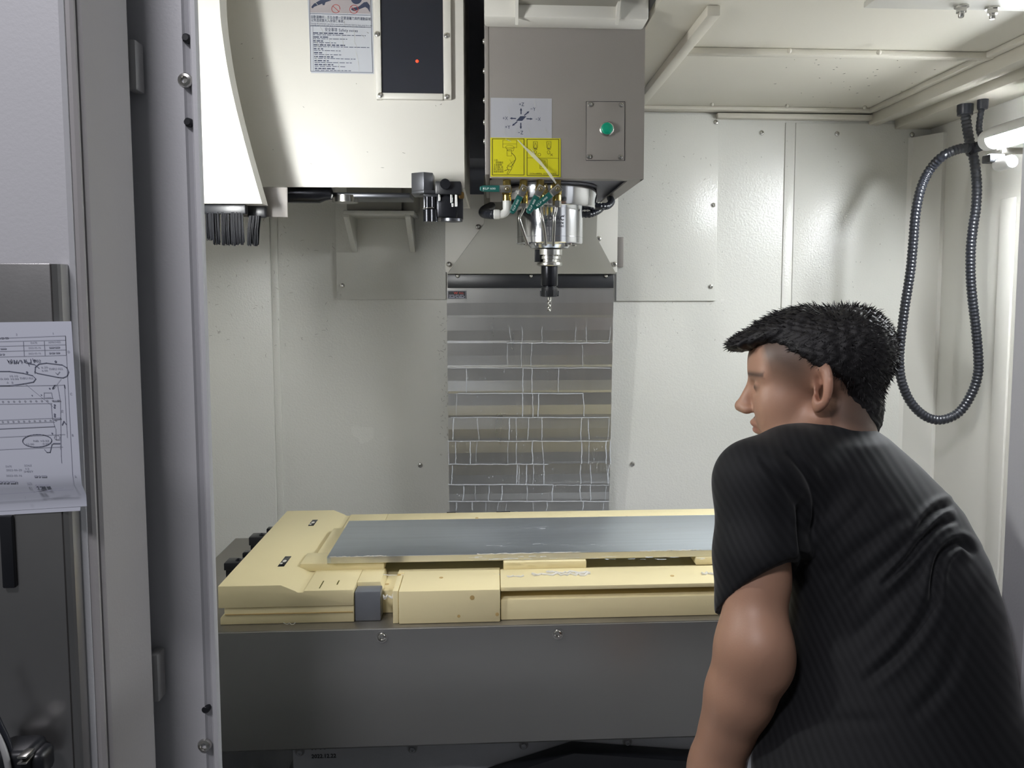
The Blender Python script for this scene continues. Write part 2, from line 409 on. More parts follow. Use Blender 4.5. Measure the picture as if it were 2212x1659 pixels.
# ------------------------------------------------ left opening frame (trim_1) and the pushed-open door (door_1)
YF = 1.06
fx = lambda a, Y=YF, y=800: at(a, y, Y).x
x421, x430, x452 = fx(421), fx(433), fx(446)
trim_1 = MB().prism([(-1.0, YF), (x421 - .002, YF), (x421, YF + .004), (x430 - .002, YF + .010), (x430, YF + .002), (x430 + .002, YF - .001), (x452, YF - .001), (x452 + .001, YF + .002), (x452 + .001, YF + .009), (x452 - .025, YF + .009), (x452 - .025, YF + .045), (-1.0, YF + .045)], 'z', 0, 2.5).build('trim_1', OUTER, kind='structure')
MB().prism([(x430 - .007, YF + .0115), (x430 - .0015, YF + .0105), (x430 - .0015, YF + .012), (x430 - .007, YF + .0135)], 'z', 0, 2.5).build('gasket', GUARD, trim_1)
for x, y, r, m in [(402, 82, .0062, INKN), (401, 174, .0095, STEEL), (406, 264, .0062, INKN), (444, 1532, .0062, INKN), (443, 1608, .0095, STEEL)]:
    p = at(x, y, YF + .002)
    if m is STEEL: screw((p.x, YF + .002, p.z), r, trim_1)
    else: MB().lathe([(r, .004), (r * .9, -.002), (r * .6, -.004)], (p.x, YF + .003, p.z), axis=(0, 1, 0), n=18).build('plug', BLACK, trim_1, smooth=40)
XD = fx(312, 1.03)                       # end face of the door
YD0, YD1 = .890, 1.03
XPN = at(169, 800, YD0).x
door_1 = MB().prism([(-1.6, YD0), (XPN - .004, YD0), (XPN, YD0 + .003), (XPN, YD1), (-1.6, YD1)], 'z', 0, 2.5).build('door_1', OUTER, kind='structure')
MB().prism([(XPN, .8950), (XD - .0065, .8965), (XD - .0035, .8995), (XD - .0035, .9030), (XPN, .9030)], 'z', 0, 2.5).build('edge_strip', EDGE_T, door_1)
MB().prism([(XPN, .9060), (XD - .003, .9060), (XD, .9095), (XD, YD1 - .012), (XD - .004, YD1 - .002), (XD - .010, YD1), (XPN, YD1)], 'z', 0, 2.5).build('edge_cover', EDGE_T, door_1)
zt, zb = at(300, 86, 1.035).z, at(300, 196, 1.035).z
MB().box(XD - .01, XD + .0035, 1.031, 1.056, zb, zt).build('door_stop', GUARD, door_1, bevel=.003)
zt, zb = at(342, 1412, 1.035).z, at(342, 1515, 1.035).z
MB().box(XD - .01, XD + .002, 1.031, 1.056, zb, zt).build('door_stop', GUARD, door_1, bevel=.003)

# right opening frame
xr0 = at(2192, 700, YF + .05).x
trim_2 = MB().prism([(xr0, YF + .05), (xr0, YF), (xr0 + .004, YF - .004), (xr0 + .012, YF - .004), (xr0 + .016, YF + .008), (xr0 + .3, YF + .008), (xr0 + .3, YF + .05)], 'z', 0, 2.5).build('trim_2', OUTER, kind='structure')
door_2 = MB().prism([(xr0 + .026, YF + .006), (xr0 + .026, YD0 + .06), (xr0 + .034, YD0 + .05), (xr0 + .5, YD0 + .05), (xr0 + .5, YF + .006)], 'z', 0, 2.5).build('door_2', OUTER, kind='structure')
trim_3 = MB().box(-.42, 1.0, YF, YF + .05, 1.94, 2.5).build('trim_3', OUTER, kind='structure')  # header out of view, set low to block light from outside

# ------------------------------------------------ lower guards left and right of the table
def guard(name, label, pts, y0, y1):
    g = thing(name, label, 'guard', (pts[0][0], y0, 0))
    return g
gl = thing('side_guard', 'grey sheet guard at left behind the black clamps', 'guard', (-.9, 2.0, .0))
zg = at(480, 1216, YB).z
MB().prism([(-1.34, zg + .03), (-.62, zg), (-.62, zg - .05), (-1.34, zg - .05)], 'y', 1.3, YB - .013).build('top_sheet', GUARD, gl, bevel=.002)
MB().box(-1.34, -.64, 1.35, YB - .02, 0.0, zg - .05).build('base', SADDLE, gl)
gr = thing('side_guard', 'grey folded sheet guard at right edge beside the wall', 'guard', (1.1, 2.0, 0))
a = at(2135, 1218, YB - .1); zr = a.z
MB().prism([(.90, zr - .16), (1.27, zr - .10), (1.40, zr), (XR - .012, zr), (XR - .012, zr - .24), (.90, zr - .24)], 'y', 1.25, YB - .11).build('top_sheet', GUARD, gr, bevel=.002)
MB().box(.92, XR - .014, 1.3, YB - .12, 0.0, zr - .24).build('base', SADDLE, gr)

# ================================================================== COLUMN, SHROUD, WAY COVER
colm = thing('machine_column', 'dark blue grey column standing in the gap behind the spindle head', 'column', (.12, 2.5, 0))
MB().box(-.135, .37, 2.478, YB - .002, 0.0, 2.45).build('casting', DARKCAST, colm, bevel=.01)
MB().box(-.11, .36, 2.30, 2.478, 1.87, 2.45).build('slide', DARKCAST, colm, bevel=.01)

YS = 2.40
shr = thing('head_shroud', 'warm grey trapezoid sheet shroud below the spindle head', 'shroud', (.12, YS, at(1140, 592, YS).z))
zs0 = at(1145, 592, YS).z
def sh(x, y, Y=YS): p = at(x, y, Y); return (p.x, p.z)
MB().prism([sh(966, 592), sh(1330, 592), sh(1288, 513), sh(1292, 380), sh(1045, 380), sh(1046, 483)], 'y', YS - .012, YS + .05).build('front_plate', SHROUD, shr, bevel=.002)
MB().prism([sh(962, 588, 2.452), sh(1333, 588, 2.452), sh(1335, 420, 2.452), sh(962, 420, 2.452)], 'y', YS + .05, YS + .060).build('back_plate', CREAM_S, shr, bevel=.001)
for x, y in [(1033, 490), (970, 571), (1293, 516), (1327, 571)]: screw(at(x, y, YS + .046), .0085, shr)

wc = thing('way_cover', 'stepped telescopic steel cover of ten plates behind the tool, streaked with coolant', 'way cover', (.12, 2.44, .5))
YW = 2.408
MB().box(at(967, 607, YW).x, at(1325, 607, YW).x, YW - .004, YW + .02, at(1145, 622, YW).z, zs0 - .0005).build('wiper_strip', BLACK, wc, bevel=.001)
for x in (988, 1147, 1309): 
    p = at(x, 596, YW - .004); MB().ball((p.x, YW - .005, p.z), .0065, 12, 8).build('rivet', STEEL, wc, smooth=60)
bounds = [622, 686, 741, 794, 849, 901, 951, 1003, 1047, 1083, 1180]
for i in range(10):
    yt, yb = bounds[i] - (0 if i == 0 else 12), bounds[i + 1]
    Yf = YW + .006 * i + .002
    xa, xb = at(966.5 + i * .2, 800, Yf).x, at(1324 - i * .7, 800, Yf).x
    z1, z0 = at(1145, yt, Yf).z, at(1145, yb, Yf).z
    zm = z0 + (at(1145, bounds[i], Yf).z - z0) * .50
    zl = z0 + .0075
    MB().prism([(Yf, z1), (Yf, zm), (Yf + .0030, zl), (Yf + .0045, z0), (Yf + .0075, z0), (Yf + .0075, z1)], 'x', xa, xb).build('cover_plate', WAY, wc)
np_ = MB().pbox(967, 628, 1007, 645, YW - .0015, YW + .002).build('name_plate', BLACK, wc)
nb = MB(); ptext(nb, 'W', 980, 635.5, 5.0, YW - .0018, wpx=9, bold=.0002); ptext(nb, 'ALL', 991, 635, 4.5, YW - .0018, wpx=11)
nb.build('lettering', INKR, np_)
nb = MB()
for k, yy in enumerate((637, 639.6, 642.2)): ink_row(nb, 970, 1004, yy, 1.1, YW - .0018, seed=k)
prect(nb, 968, 629, 1006, 644, .5, YW - .0018); nb.build('fine_print', PENCIL, np_, kind='stuff')
# dried coolant streaks
db = MB()
def streak(xs, wpx, Y, mid=None, end=None):
    # below the crease of a plate the streak follows the sheet back
    P = [at(x, y, Y + (.0030 * max(0, (y - mid) / (end - mid)) if mid else 0)) for x, y in xs]
    for a_, b_ in zip(P[:-1], P[1:]):
        h = wpx * Y / FPX / 2
        if abs(b_.x - a_.x) > abs(b_.z - a_.z): n = Vector((0, 0, h))
        else: n = Vector((h, 0, 0))
        db.add([a_ + n, a_ - n, b_ - n, b_ + n], [(0, 1, 2, 3)])
rs = random.Random(5)
vert = {1: [1100, 1127, 1172, 1244, 1266, 1318], 2: [1097, 1126, 1149, 1257], 3: [1007, 1130, 1149, 1207], 4: [986, 1128, 1150, 1164, 1260],
        5: [980, 1031, 1101, 1115, 1142, 1170, 1257, 1272, 1316], 6: [969, 984, 1016, 1031, 1098, 1117, 1151, 1171, 1256, 1272, 1310, 1318],
        7: [977, 1117, 1121, 1138, 1153, 1175, 1254, 1275, 1311, 1316], 8: [1001, 1026, 1057, 1085, 1138, 1195, 1254, 1276, 1310], 9: [985, 1020, 1048, 1078, 1096, 1150, 1182, 1261, 1303]}
for i, xs in vert.items():
    Y = YW + .006 * i + .0012
    for x in xs:
        y0, y1 = bounds[i] + (20 if i == 1 else 1), min(bounds[i + 1], 1104) - 1
        pts = []; xx = x; n = 7
        for k in range(n + 1):
            pts.append((xx, y0 + (y1 - y0) * k / n)); xx += rs.uniform(-1.1, 1.1)
        streak(pts, rs.choice([.9, 1.2, 1.6, 2.1]) if i > 2 else .8, Y, (bounds[i] + bounds[i + 1]) / 2, bounds[i + 1])
for y, x0, x1, i in [(741, 1095, 1316, 1), (795, 967, 1319, 2), (850, 988, 1260, 3), (902, 974, 1315, 4), (953, 966, 1316, 5), (1003, 968, 1185, 6), (1047, 968, 1195, 7), (1048, 1195, 1316, 7), (1083, 968, 1316, 8)]:
    Y = YW + .006 * i + .0008
    pts = [(x0 + (x1 - x0) * k / 24, y + rs.uniform(-.6, .6)) for k in range(25)]; streak(pts, rs.uniform(1.0, 1.9), Y)
for k in range(60):
    i = rs.randint(3, 8); x = rs.uniform(975, 1312); y = rs.uniform(bounds[i] + 3, bounds[i + 1] - 6); streak([(x, y), (x + rs.uniform(-2, 2), y + rs.uniform(1, 3))], rs.uniform(1, 2.2), YW + .006 * i + .001)
db.build('coolant_streaks', DRIP, wc, kind='stuff')

# ================================================================== SPINDLE HEAD
YH = 1.72
ZH = at(1224, 386, YH).z                    # underside of the head
head = thing('spindle_head', 'taupe box shaped spindle head with stickers and green button', 'spindle head', (.16, YH, ZH))
hx0, hx1 = at(1057, 230, YH).x, at(1392, 230, YH).x
hz1 = 2.38
hs = MB()
hs.box(hx0, hx1, YH, YH + .004, ZH, hz1)                       # front sheet
hs.box(hx0, hx0 + .004, YH + .004, 2.19, ZH, hz1); hs.box(hx1 - .004, hx1, YH + .004, 2.19, ZH, hz1)
hs.box(hx0, hx1, YH + .004, YH + .03, ZH, ZH + .004); hs.box(hx0 + .004, hx0 + .03, YH + .03, 2.19, ZH, ZH + .004); hs.box(hx1 - .03, hx1 - .004, YH + .03, 2.19, ZH, ZH + .004)
hs.build('sheet_housing', TAUPE, head)
MB().box(hx0 + .004, hx1 - .004, YH + .03, 2.29, ZH + .012, hz1 - .05).build('inner_casting', DARKCAST, head)
MB().box(hx0 - .010, hx0 - .0005, YH + .02, 2.19, ZH + .01, hz1 - .02).build('side_cover', TAUPE, head, bevel=.002)
for y in (80, 145, 210, 258, 300): screw((hx0 - .010, YH + .03, at(1050, y, YH).z), .006, head, normal=(-1, 0, 0))
# hood with two gussets
hood = MB().pbox(1046, -30, 1402, 40, 1.655, 1.72).build('hood', CREAM_S, head, bevel=.006)
for x in (1117, 1338):
    p = at(x, 42, 1.625)
    MB().prism([(1.655, p.z - .001), (1.655, 2.16), (1.56, 2.16)], 'x', p.x - .003, p.x + .003).build('gusset', CREAM_S, head)
MB().box(at(1118, 5, 1.64).x, at(1336, 5, 1.64).x, 1.60, 1.655, at(1224, 6, 1.64).z, 2.2).build('hood_panel', SHROUD, head)
MB().pbox(1403, -20, 1428, 34, 2.0, 2.04).build('cable_bracket', WHITE, head, bevel=.003)
# button plate
bp = MB().pbox(1267, 220, 1349, 346, YH - .002, YH + .001).build('button_plate', TAUPE, head, bevel=.0006)
gp = MB(); prect(gp, 1266.5, 219.5, 1349.5, 346.5, 1.3, YH - .0006); gp.build('plate_gap', INK, head)
for x, y in [(1275, 226), (1342, 227), (1272, 339), (1340, 340)]: screw(at(x, y, YH - .002), .0055, bp)
c = at(1310, 279.5, YH - .002)
MB().lathe([(.0152, 0), (.0152, .006), (.0125, .008)], c, axis=(0, -1, 0), n=40).build('button_ring', STEEL, bp, smooth=40)
MB().lathe([(.0125, .004), (.0125, .011), (.0112, .0125), (.006, .0132)], c, axis=(0, -1, 0), n=40).build('button', GREENB, bp, smooth=50, label='round green push button')
# axis sticker
st = MB().pbox(1060, 212, 1192, 300, YH - .0006, YH + .001).build('axis_sticker', STICK_G, head, label='grey sticker with axis arrows')
YK = YH - .0010
sb = MB()
pquad(sb, [(1124, 251), (1137, 251), (1128, 261), (1115, 261)], YK)
def arrow(x0, y0, x1, y1):
    d = Vector((x1 - x0, y1 - y0)).normalized(); n = Vector((-d.y, d.x)); e = Vector((x1, y1)); b_ = e - d * 5.5
    pline(sb, [(x0, y0), tuple(b_)], 2.3, YK); pquad(sb, [tuple(e), tuple(b_ + n * 2.6), tuple(b_ - n * 2.6)], YK)
arrow(1125.5, 246, 1125.5, 233); arrow(1133, 249, 1143.5, 240); arrow(1138, 256.5, 1151, 257); arrow(1114, 256, 1101, 255.5); arrow(1117, 263, 1106, 272); arrow(1125, 266, 1125, 279)
for s, x, y in [('+Z', 1121, 229), ('−Y', 1146, 239), ('−X', 1157, 261), ('+X', 1086, 259), ('+Y', 1091, 278), ('−Z', 1119, 290)]:
    ptext(sb, s, x, y, 7.5, YK, wpx=11)
sb.build('axis_print', INKN, st)
# yellow sticker
ys = MB().pbox(1059.5, 298, 1211, 382, YH - .0012, YH + .001).build('yellow_sticker', YELLOW, head, label='yellow warning sticker with two framed pictures')
YK = YH - .0016
yb = MB(); prect(yb, 1063.5, 300, 1132, 378, 1.5, YK); prect(yb, 1138.5, 301, 1207, 379, 1.5, YK)
for i, s in enumerate(['注意:', '　請勿使用', '水氣槍噴', '至主軸, 避', '開口朝向主', '軸避免損壞']): ptext(yb, s, 1066.5 + (4 if i == 1 else 0), 348 + i * 4.9, 3.5, YK, wpx=[9, 16, 17, 20, 21, 21][i])
ptext(yb, '拉釘Bolt鎖緊後, 請定期檢查更換。', 1144, 377, 3.2, YK, wpx=58)
pline(yb, [(1138, 341), (1206, 342)], .8, YK)
yl = yb
prect(yl, 1086, 303, 1116, 319, .6, YK); pline(yl, [(1086, 311), (1116, 311)], .6, YK)
pell(yl, 1101, 318, 9, 4, .6, YK); pline(yl, [(1092, 318), (1097, 326), (1109, 326), (1111, 318)], .6, YK); prect(yl, 1095, 324, 1105, 337, .6, YK)
pline(yl, [(1105, 330), (1112, 337), (1114, 344), (1110, 352), (1104, 360)], 1.2, YK); pline(yl, [(1101, 345), (1109, 359)], .6, YK); pline(yl, [(1096, 358), (1112, 346)], .6, YK)
pline(yl, [(1103, 360), (1098, 358), (1095, 362), (1097, 366), (1104, 367), (1106, 362), (1103, 360)], .9, YK); pline(yl, [(1097, 366), (1090, 369)], 1.2, YK); pline(yl, [(1099, 367), (1095, 375), (1098, 376), (1103, 368)], .8, YK)
for x in (1152, 1181):
    prect(yl, x, 306, x + 9, 319, .7, YK); pline(yl, [(x + 1, 319), (x + 4.5, 308), (x + 8, 319)], .5, YK)
    pquad(yl, [(x + 1, 320), (x + 8, 320.5), (x + 8, 323), (x + 1, 322.5)], YK); pell(yl, x + 4, 329, 3, 4, .7, YK, n=12)
pell(yl, 1165, 334, 3.2, 3, .7, YK, n=14); pline(yl, [(1189, 332), (1194, 337)], .7, YK); pline(yl, [(1194, 332), (1189, 337)], .7, YK)
prect(yl, 1166, 344, 1182, 364, .7, YK); prect(yl, 1168.5, 347, 1178, 360, .5, YK); pline(yl, [(1168, 347), (1178, 360)], .5, YK); pline(yl, [(1178, 347), (1168, 360)], .5, YK)
yb.build('warning_print', INKY, ys)
# torn clear film hanging over the stickers, plus painted wrinkle glints
fb = MB()
def film(pts, wpx):
    P = [at(x, y, YH - .003 - dy) for x, y, dy in pts]
    for i, (a_, b_) in enumerate(zip(P[:-1], P[1:])):
        n0 = Vector((.6, 0, .8)) * wpx[i] * .0005; n1 = Vector((.6, 0, .8)) * wpx[i + 1] * .0005
        fb.add([a_ + n0, a_ - n0, b_ - n1, b_ + n1], [(0, 1, 2, 3)])
film([(1118, 302, 0), (1135, 320, .001), (1150, 334, .002), (1166, 350, .004), (1178, 364, .008), (1190, 380, .014), (1201, 396, .02)], [2, 4, 8, 7, 5, 6, 3])
for x0, y0, x1, y1 in [(1087, 277, 1094, 298), (1137, 270, 1148, 293), (1097, 231, 1101, 247), (1153, 213, 1157, 239), (1107, 212, 1109, 220), (1176, 277, 1181, 290), (1103, 259, 1104, 266), (1147, 321, 1157, 337), (1115, 268, 1112, 297), (1092, 300, 1104, 306)]:
    film([(x0, y0, 0), ((x0 + x1) / 2 + .6, (y0 + y1) / 2, .0004), (x1, y1, 0)], [.6, 1.5, .6])  # short pale strips painted as glints of wrinkles
fb.build('film_and_glints', FILM_GLINT, head, label='torn strip of clear film with painted wrinkle glints', kind='stuff')

# spindle cartridge
YSP = 1.95
sp = at(1187, 528, YSP); SX = sp.x; zc0 = sp.z
R = .0815
zfl = at(1187, 452, YSP).z
MB().lathe([(.085, ZH + .012), (.116, ZH + .010), (.116, zfl + .004), (.113, zfl), (R, zfl)], (SX, YSP, 0), n=72).build('flange', CHROME, head, smooth=40)
cart = MB().lathe([(R, zfl + .001), (R, zc0 + .0165), (R - .0006, zc0 + .016), (R, zc0 + .0155), (R, zc0 + .002), (R - .002, zc0), (.052, zc0 - .002), (.046, zc0 - .010), (.036, zc0 - .011)], (SX, YSP, 0), n=96).build('spindle_cartridge', CHROME, head, smooth=30)
for k in range(6):
    a_ = k * PI / 3 + .25; screw((SX + .065 * math.cos(a_), YSP + .065 * math.sin(a_), zc0 - .0005), .006, cart, normal=(0, 0, -1))
for dx in (-.034, .036): MB().box(SX + dx - .004, SX + dx + .004, YSP - .06, YSP - .045, zc0 - .008, zc0 + .004).build('drive_stub', STEEL, cart, bevel=.001)
lb = MB()
def cyl_text(s, pxc, pyb, h, wpx, bold=0.0):
    k = (YSP - R) / FPX; vs, fs = text_geo(s, h / .72 * k, 'LEFT', bold)
    xs = [v.x for v in vs]; W = max(xs) - min(xs); x0 = min(xs); sx = wpx * k / W
    p = at(pxc, pyb, YSP - R); out = []
    for v in vs:
        a_ = (p.x - SX + (v.x - x0) * sx - W * sx / 2) / R
        out.append((SX + (R + .0003) * math.sin(a_), YSP - (R + .0003) * math.cos(a_), p.z + v.y))
    lb.add(out, fs)
cyl_text('XOPAC', 1196, 475.5, 10, 46, bold=.0006); cyl_text('®', 1219.5, 466, 2.5, 2.5)
cyl_text('T40-12 12000RPM', 1197, 484, 5.2, 42, bold=.0001); cyl_text('NAD-07 17085', 1198, 490.5, 5.2, 42, bold=.0001)
lb.build('engraved_lettering', INKG, cart)

# ball valves under the front edge
YV = 1.745
def valve(x, htop, hbot, ang, L, hx):
    v = thing('ball_valve', None, None, at(x, 400, YV)); v.parent = head; v.matrix_parent_inverse = Matrix.Translation(-Vector(head.location))
    c0 = at(x, 410, YV); cx = c0.x
    top = ZH + .01
    b = MB()
    b.lathe([(.0085, top), (.0085, at(x, 402, YV).z), (.0105, at(x, 403, YV).z), (.0105, at(x, 420, YV).z), (.0085, at(x, 421, YV).z), (.0085, at(x, hbot, YV).z)], (cx, YV, 0), n=6)
    b.lathe([(.0098, at(x, 422, YV).z), (.0098, at(x, hbot, YV).z)], (cx, YV, 0), n=24)
    b.cyl((cx, YV, c0.z), (cx, YV - .019, c0.z), .0055, n=16)
    b.build('valve_body', BRASS, v, smooth=30)
    # steel lever plate with green sleeve
    d = Vector((math.cos(ang), 0, math.sin(ang))); n = Vector((-d.z, 0, d.x)); o = Vector((cx, YV - .0155, c0.z))
    def strip(a0, a1, w0, w1, t0, t1, step=0.0):
        P = []
        for yy in (t0, t1):
            P += [o + d * a0 + n * w0 + Vector((0, yy, 0)), o + d * a0 - n * w0 + Vector((0, yy, 0)), o + d * a1 - n * w1 + Vector((0, yy - step, 0)), o + d * a1 + n * w1 + Vector((0, yy - step, 0))]
        return P, [(0, 1, 2, 3), (7, 6, 5, 4), (0, 4, 5, 1), (1, 5, 6, 2), (2, 6, 7, 3), (3, 7, 4, 0)]
    lv = MB(); lv.add(*strip(-.008, .016, .0085, .0075, -.001, .001)); lv.add(*strip(.0155, .024, .0075, .006, -.001, .001, .002))
    lever = lv.build('lever_plate', STEEL, v, bevel=.0004)
    o2 = o + Vector((0, -.002, 0)); o = o2
    hb = MB(); hb.add(*strip(hx, hx + L - .006, .0072, .0068, -.003, .003)); hb.add(*strip(hx + L - .0061, hx + L, .0068, .004, -.003, .003))
    hb.build('lever_handle', GREENH, v, bevel=.0018, seg=3)
    screw(Vector((cx, YV - .0165, c0.z)), .0048, v)
    # white print on the handle
    vs, fs = text_geo('KLP 600', .0062); xs = [q.x for q in vs]; x0_, W = min(xs), max(xs) - min(xs)
    flip = -1 if d.x < 0 else 1
    tb = MB(); out = []
    for q in vs:
        u = ((q.x - x0_) / W - .5) * L * .62 * flip; t = (q.y - .0022) * .95
        out.append(o + d * (hx + L * .52 + u) + n * t * flip + Vector((0, -.0034, 0)))
    tb.add(out, fs); tb.build('lever_lettering', WHITELET, v)
    return v, cx
V1, cx1 = valve(1095, 398, 434, math.radians(180), .043, .016)
V2, cx2 = valve(1131, 398, 440, math.radians(243), .042, .018)
V3, cx3 = valve(1167, 398, 440, math.radians(242), .042, .018)
V4, cx4 = valve(1203, 398, 434, math.radians(219), .048, .019)
def hexnut(v, x, y0, y1, r=.0098):
    p0, p1 = at(x, y0, YV), at(x, y1, YV)
    MB().lathe([(r, p0.z), (r, p1.z + .003), (r * .8, p1.z), (r * .45, p1.z)], (p0.x, YV, 0), n=6).build('nozzle_nut', STEEL, v, smooth=20)
hexnut(V2, 1131, 438, 450); hexnut(V4, 1203, 434, 448); hexnut(V3, 1167, 436, 446, .0075)
def pipe(v, pts, r=.0036):
    P = [at(x, y, Y) for x, y, Y in pts]; MB().tube(spline(P, 8), r, n=12).build('nozzle_pipe', STEEL, v, smooth=60)
pipe(V2, [(1131, 449, YV), (1129, 456, YV), (1122, 470, YV - .002), (1124, 481, YV), (1132, 505, YV + .01), (1140, 528, YV + .02)])
pipe(V3, [(1166, 444, YV), (1167, 455, YV), (1172, 478, YV), (1176, 500, YV + .01), (1179, 530, YV + .02)])
pipe(V4, [(1201, 447, YV), (1200, 458, YV), (1197, 468, YV), (1197, 480, YV), (1196, 505, YV + .01), (1195, 531, YV + .02)])
e0 = at(1095, 434, YV)
el = MB(); P = spline([at(1095, 436, YV), at(1095, 448, YV), at(1093, 457, YV), at(1085, 463, YV), at(1074, 463, YV)], 6)
el.tube(P, .0088, n=20); el.lathe([(.0095, -.002), (.0108, 0), (.0108, .010), (.009, .012)], at(1078, 463, YV), axis=(-1, 0, 0), n=20); el.lathe([(.0092, 0), (.0092, .012)], at(1095, 446, YV), n=20)
el.build('elbow_fitting', WHITE, V1, smooth=40, label='white plastic elbow')
corrugated('coolant_hose', RUBBER, [at(1078, 462, YV), at(1060, 463, YV + .02), at(1044, 460, YV + .08), at(1048, 452, YV + .18), at(1062, 445, YV + .27)], .0105, V1, step=.002)
corrugated('spindle_hose', RUBBER, [at(1281, 444, YSP - .01), at(1295, 446, YSP - .015), at(1312, 445, YSP), at(1321, 436, YSP + .04), at(1318, 428, YSP + .1)], .0088, head, step=.002)
corrugated('spindle_hose', RUBBER, [at(1258, 463, YSP + .03), at(1275, 463, YSP + .03), at(1293, 455, YSP + .05), at(1304, 444, YSP + .09)], .0085, head, step=.002)
MB().lathe([(.009, 0), (.009, .012), (.006, .014)], at(1271, 444, YSP - .01), axis=(1, 0, 0), n=6).build('hose_nut', STEEL, head, smooth=20)

# tool holder with end mill (lifts out of the spindle)
th = thing('tool_holder', 'black collet tool holder with steel end mill hanging in the spindle', 'tool holder', (SX, YSP, at(1187, 672, YSP).z))
zz = lambda y: at(1187, y, YSP).z
zt_ = zc0 - .0118
MB().lathe([(.024, zt_), (.0315, zt_ - .001), (.0315, zz(551)), (.0245, zz(552)), (.0245, zz(553)), (.0275, zz(554)), (.0275, zz(560)), (.0235, zz(561)), (.0235, zz(566)), (.031, zz(567)), (.0315, zz(568)), (.0315, zz(573)), (.029, zz(575)), (.0215, zz(576))], (SX, YSP, 0), n=64).build('flange', STEEL, th, smooth=30)
MB().lathe([(.0205, zz(575.5)), (.0208, zz(578)), (.0208, zz(615)), (.0200, zz(617)), (.0165, zz(618)), (.0165, zz(620.5))], (SX, YSP, 0), n=48).build('shank', BLACKM, th, smooth=30)
MB().box(SX - .037, SX - .0235, YSP - .018, YSP + .006, zz(566), zt_ - .001).build('drive_key', BLACK, th, bevel=.001)
nb = MB().lathe([(.0165, zz(620)), (.0205, zz(621)), (.0208, zz(636)), (.0180, zz(641)), (.0085, zz(641.5))], (SX, YSP, 0), n=48).build('collet_nut', BLACK, th, smooth=30)
for k in range(6):
    a_ = -PI / 2 + (k + .5) * PI / 3; o = Vector((SX + .0205 * math.cos(a_), YSP + .0205 * math.sin(a_), 0))
    MB().cyl(o + Vector((0, 0, zz(628))), o + Vector((0, 0, zz(640))), .003, n=10).build('nut_slot', RUBBER, nb, smooth=40)
em = MB(); em.cyl((SX, YSP, zz(641)), (SX, YSP, zz(648)), .0052, n=20)
z0_, z1_ = zz(648), zz(672); N = 40; vs = []; fs = []; M = 20
for i in range(N + 1):
    z = z0_ + (z1_ - z0_) * i / N; tw = i / N * 5.0
    for k in range(M):
        a_ = 2 * PI * k / M; rr = .0057 * (.66 + .34 * max(0, math.cos(1 * (a_ * 3 - tw * 3)))); vs.append((SX + rr * math.cos(a_), YSP + rr * math.sin(a_), z))
for i in range(N): fs += [(i * M + k, i * M + (k + 1) % M, (i + 1) * M + (k + 1) % M, (i + 1) * M + k) for k in range(M)]
fs.append(tuple(range(N * M, N * M + M))); em.add(vs, fs)
em.build('end_mill', STEEL, th, smooth=50)

# ================================================================== TOOL MAGAZINE
YM = 1.80; YP = 1.60
mx1 = at(1002, 200, YM).x; mz0 = at(790, 405, YM).z
mag = thing('tool_magazine', 'large cream tool magazine cover with dark window at upper left', 'tool magazine', (-.45, YM, mz0))
mc = MB().box(-.95, mx1, YM, YM + .004, mz0, 2.36); mc.box(mx1 - .004, mx1, YM + .0035, YM + .42, mz0, 2.36); mc.box(-.95, mx1 - .0035, YM + .0035, YM + .42, 2.356, 2.36)
mc.build('main_cover', CREAM_S, mag)
MB().box(-.90, mx1 - .06, YM + .02, YM + .40, mz0 + .10, 2.30).build('inner_frame', DARKCAST, mag)
MB().box(mx1 - .02, mx1 + .0005, YM + .42, YM + .45, mz0, 2.36).build('back_flange', CREAM_S, mag)
arc = [(474, -160), (474, 0), (484, 100), (502, 200), (532, 320), (566, 440)]
pp = [at(x, y, YP) for x, y in arc]; pp = spline(pp, 6)
poly = [(p.x, p.z) for p in pp]; zpb = poly[-1][1]
poly = [(-.98, poly[0][1]), (-.98, zpb)][::-1] + poly
MB().prism(poly, 'y', YP, YP + .042).build('side_plate', CREAM_S, mag, label='bright cream plate with curved edge')
MB().prism([(p[0] - .03, p[1]) for p in poly[2:]] + [(-.95, poly[0][1] + .2), (-.95, poly[2][1])], 'y', YP + .042, YM + .001).build('rim', CREAM_S, mag) if False else None
MB().box(-.95, -.60, YP + .042, YM, zpb + .05, 2.3).build('spacer', CREAM_S, mag)
# brush curtain under the side plate
bc = MB().pbox(428, 441, 530, 462, YP + .012, YP + .03).build('brush_holder', BLACK, mag, bevel=.002)
for k, (x, y1, wd) in enumerate([(452, 521, 14), (466, 530, 14), (486, 531, 15), (502, 532, 11), (516, 530, 16), (548, 532, 24)]):
    tb = MB(); rr = random.Random(k)
    for j in range(46):
        xa = x + rr.uniform(-wd / 2, wd / 2); Yj = YP + .012 + rr.uniform(0, .018)
        y0 = 458 if k < 5 else 466; ye = y1 - rr.uniform(0, 7); lean = (3 if k < 5 else -1) + rr.uniform(-2, 2)
        tb.tube([at(xa + (3 if k == 5 else 0), y0, Yj), at(xa + lean * .4, (y0 + ye) / 2, Yj - .003), at(xa + lean, ye, Yj)], [.0012, .0013, .0007], n=4)
    tb.build('brush_tuft', BRISTLE, mag, smooth=60)
MB().pbox(533, 443, 574, 470, YP + .06, YP + .075).build('brush_holder', BLACK, mag, bevel=.004)
MB().pbox(525, 404, 621, 469, YP + .09, YP + .094).build('lower_sheet', TAUPE, mag, bevel=.001)  # taupe puts the shadow under the magazine into the colour
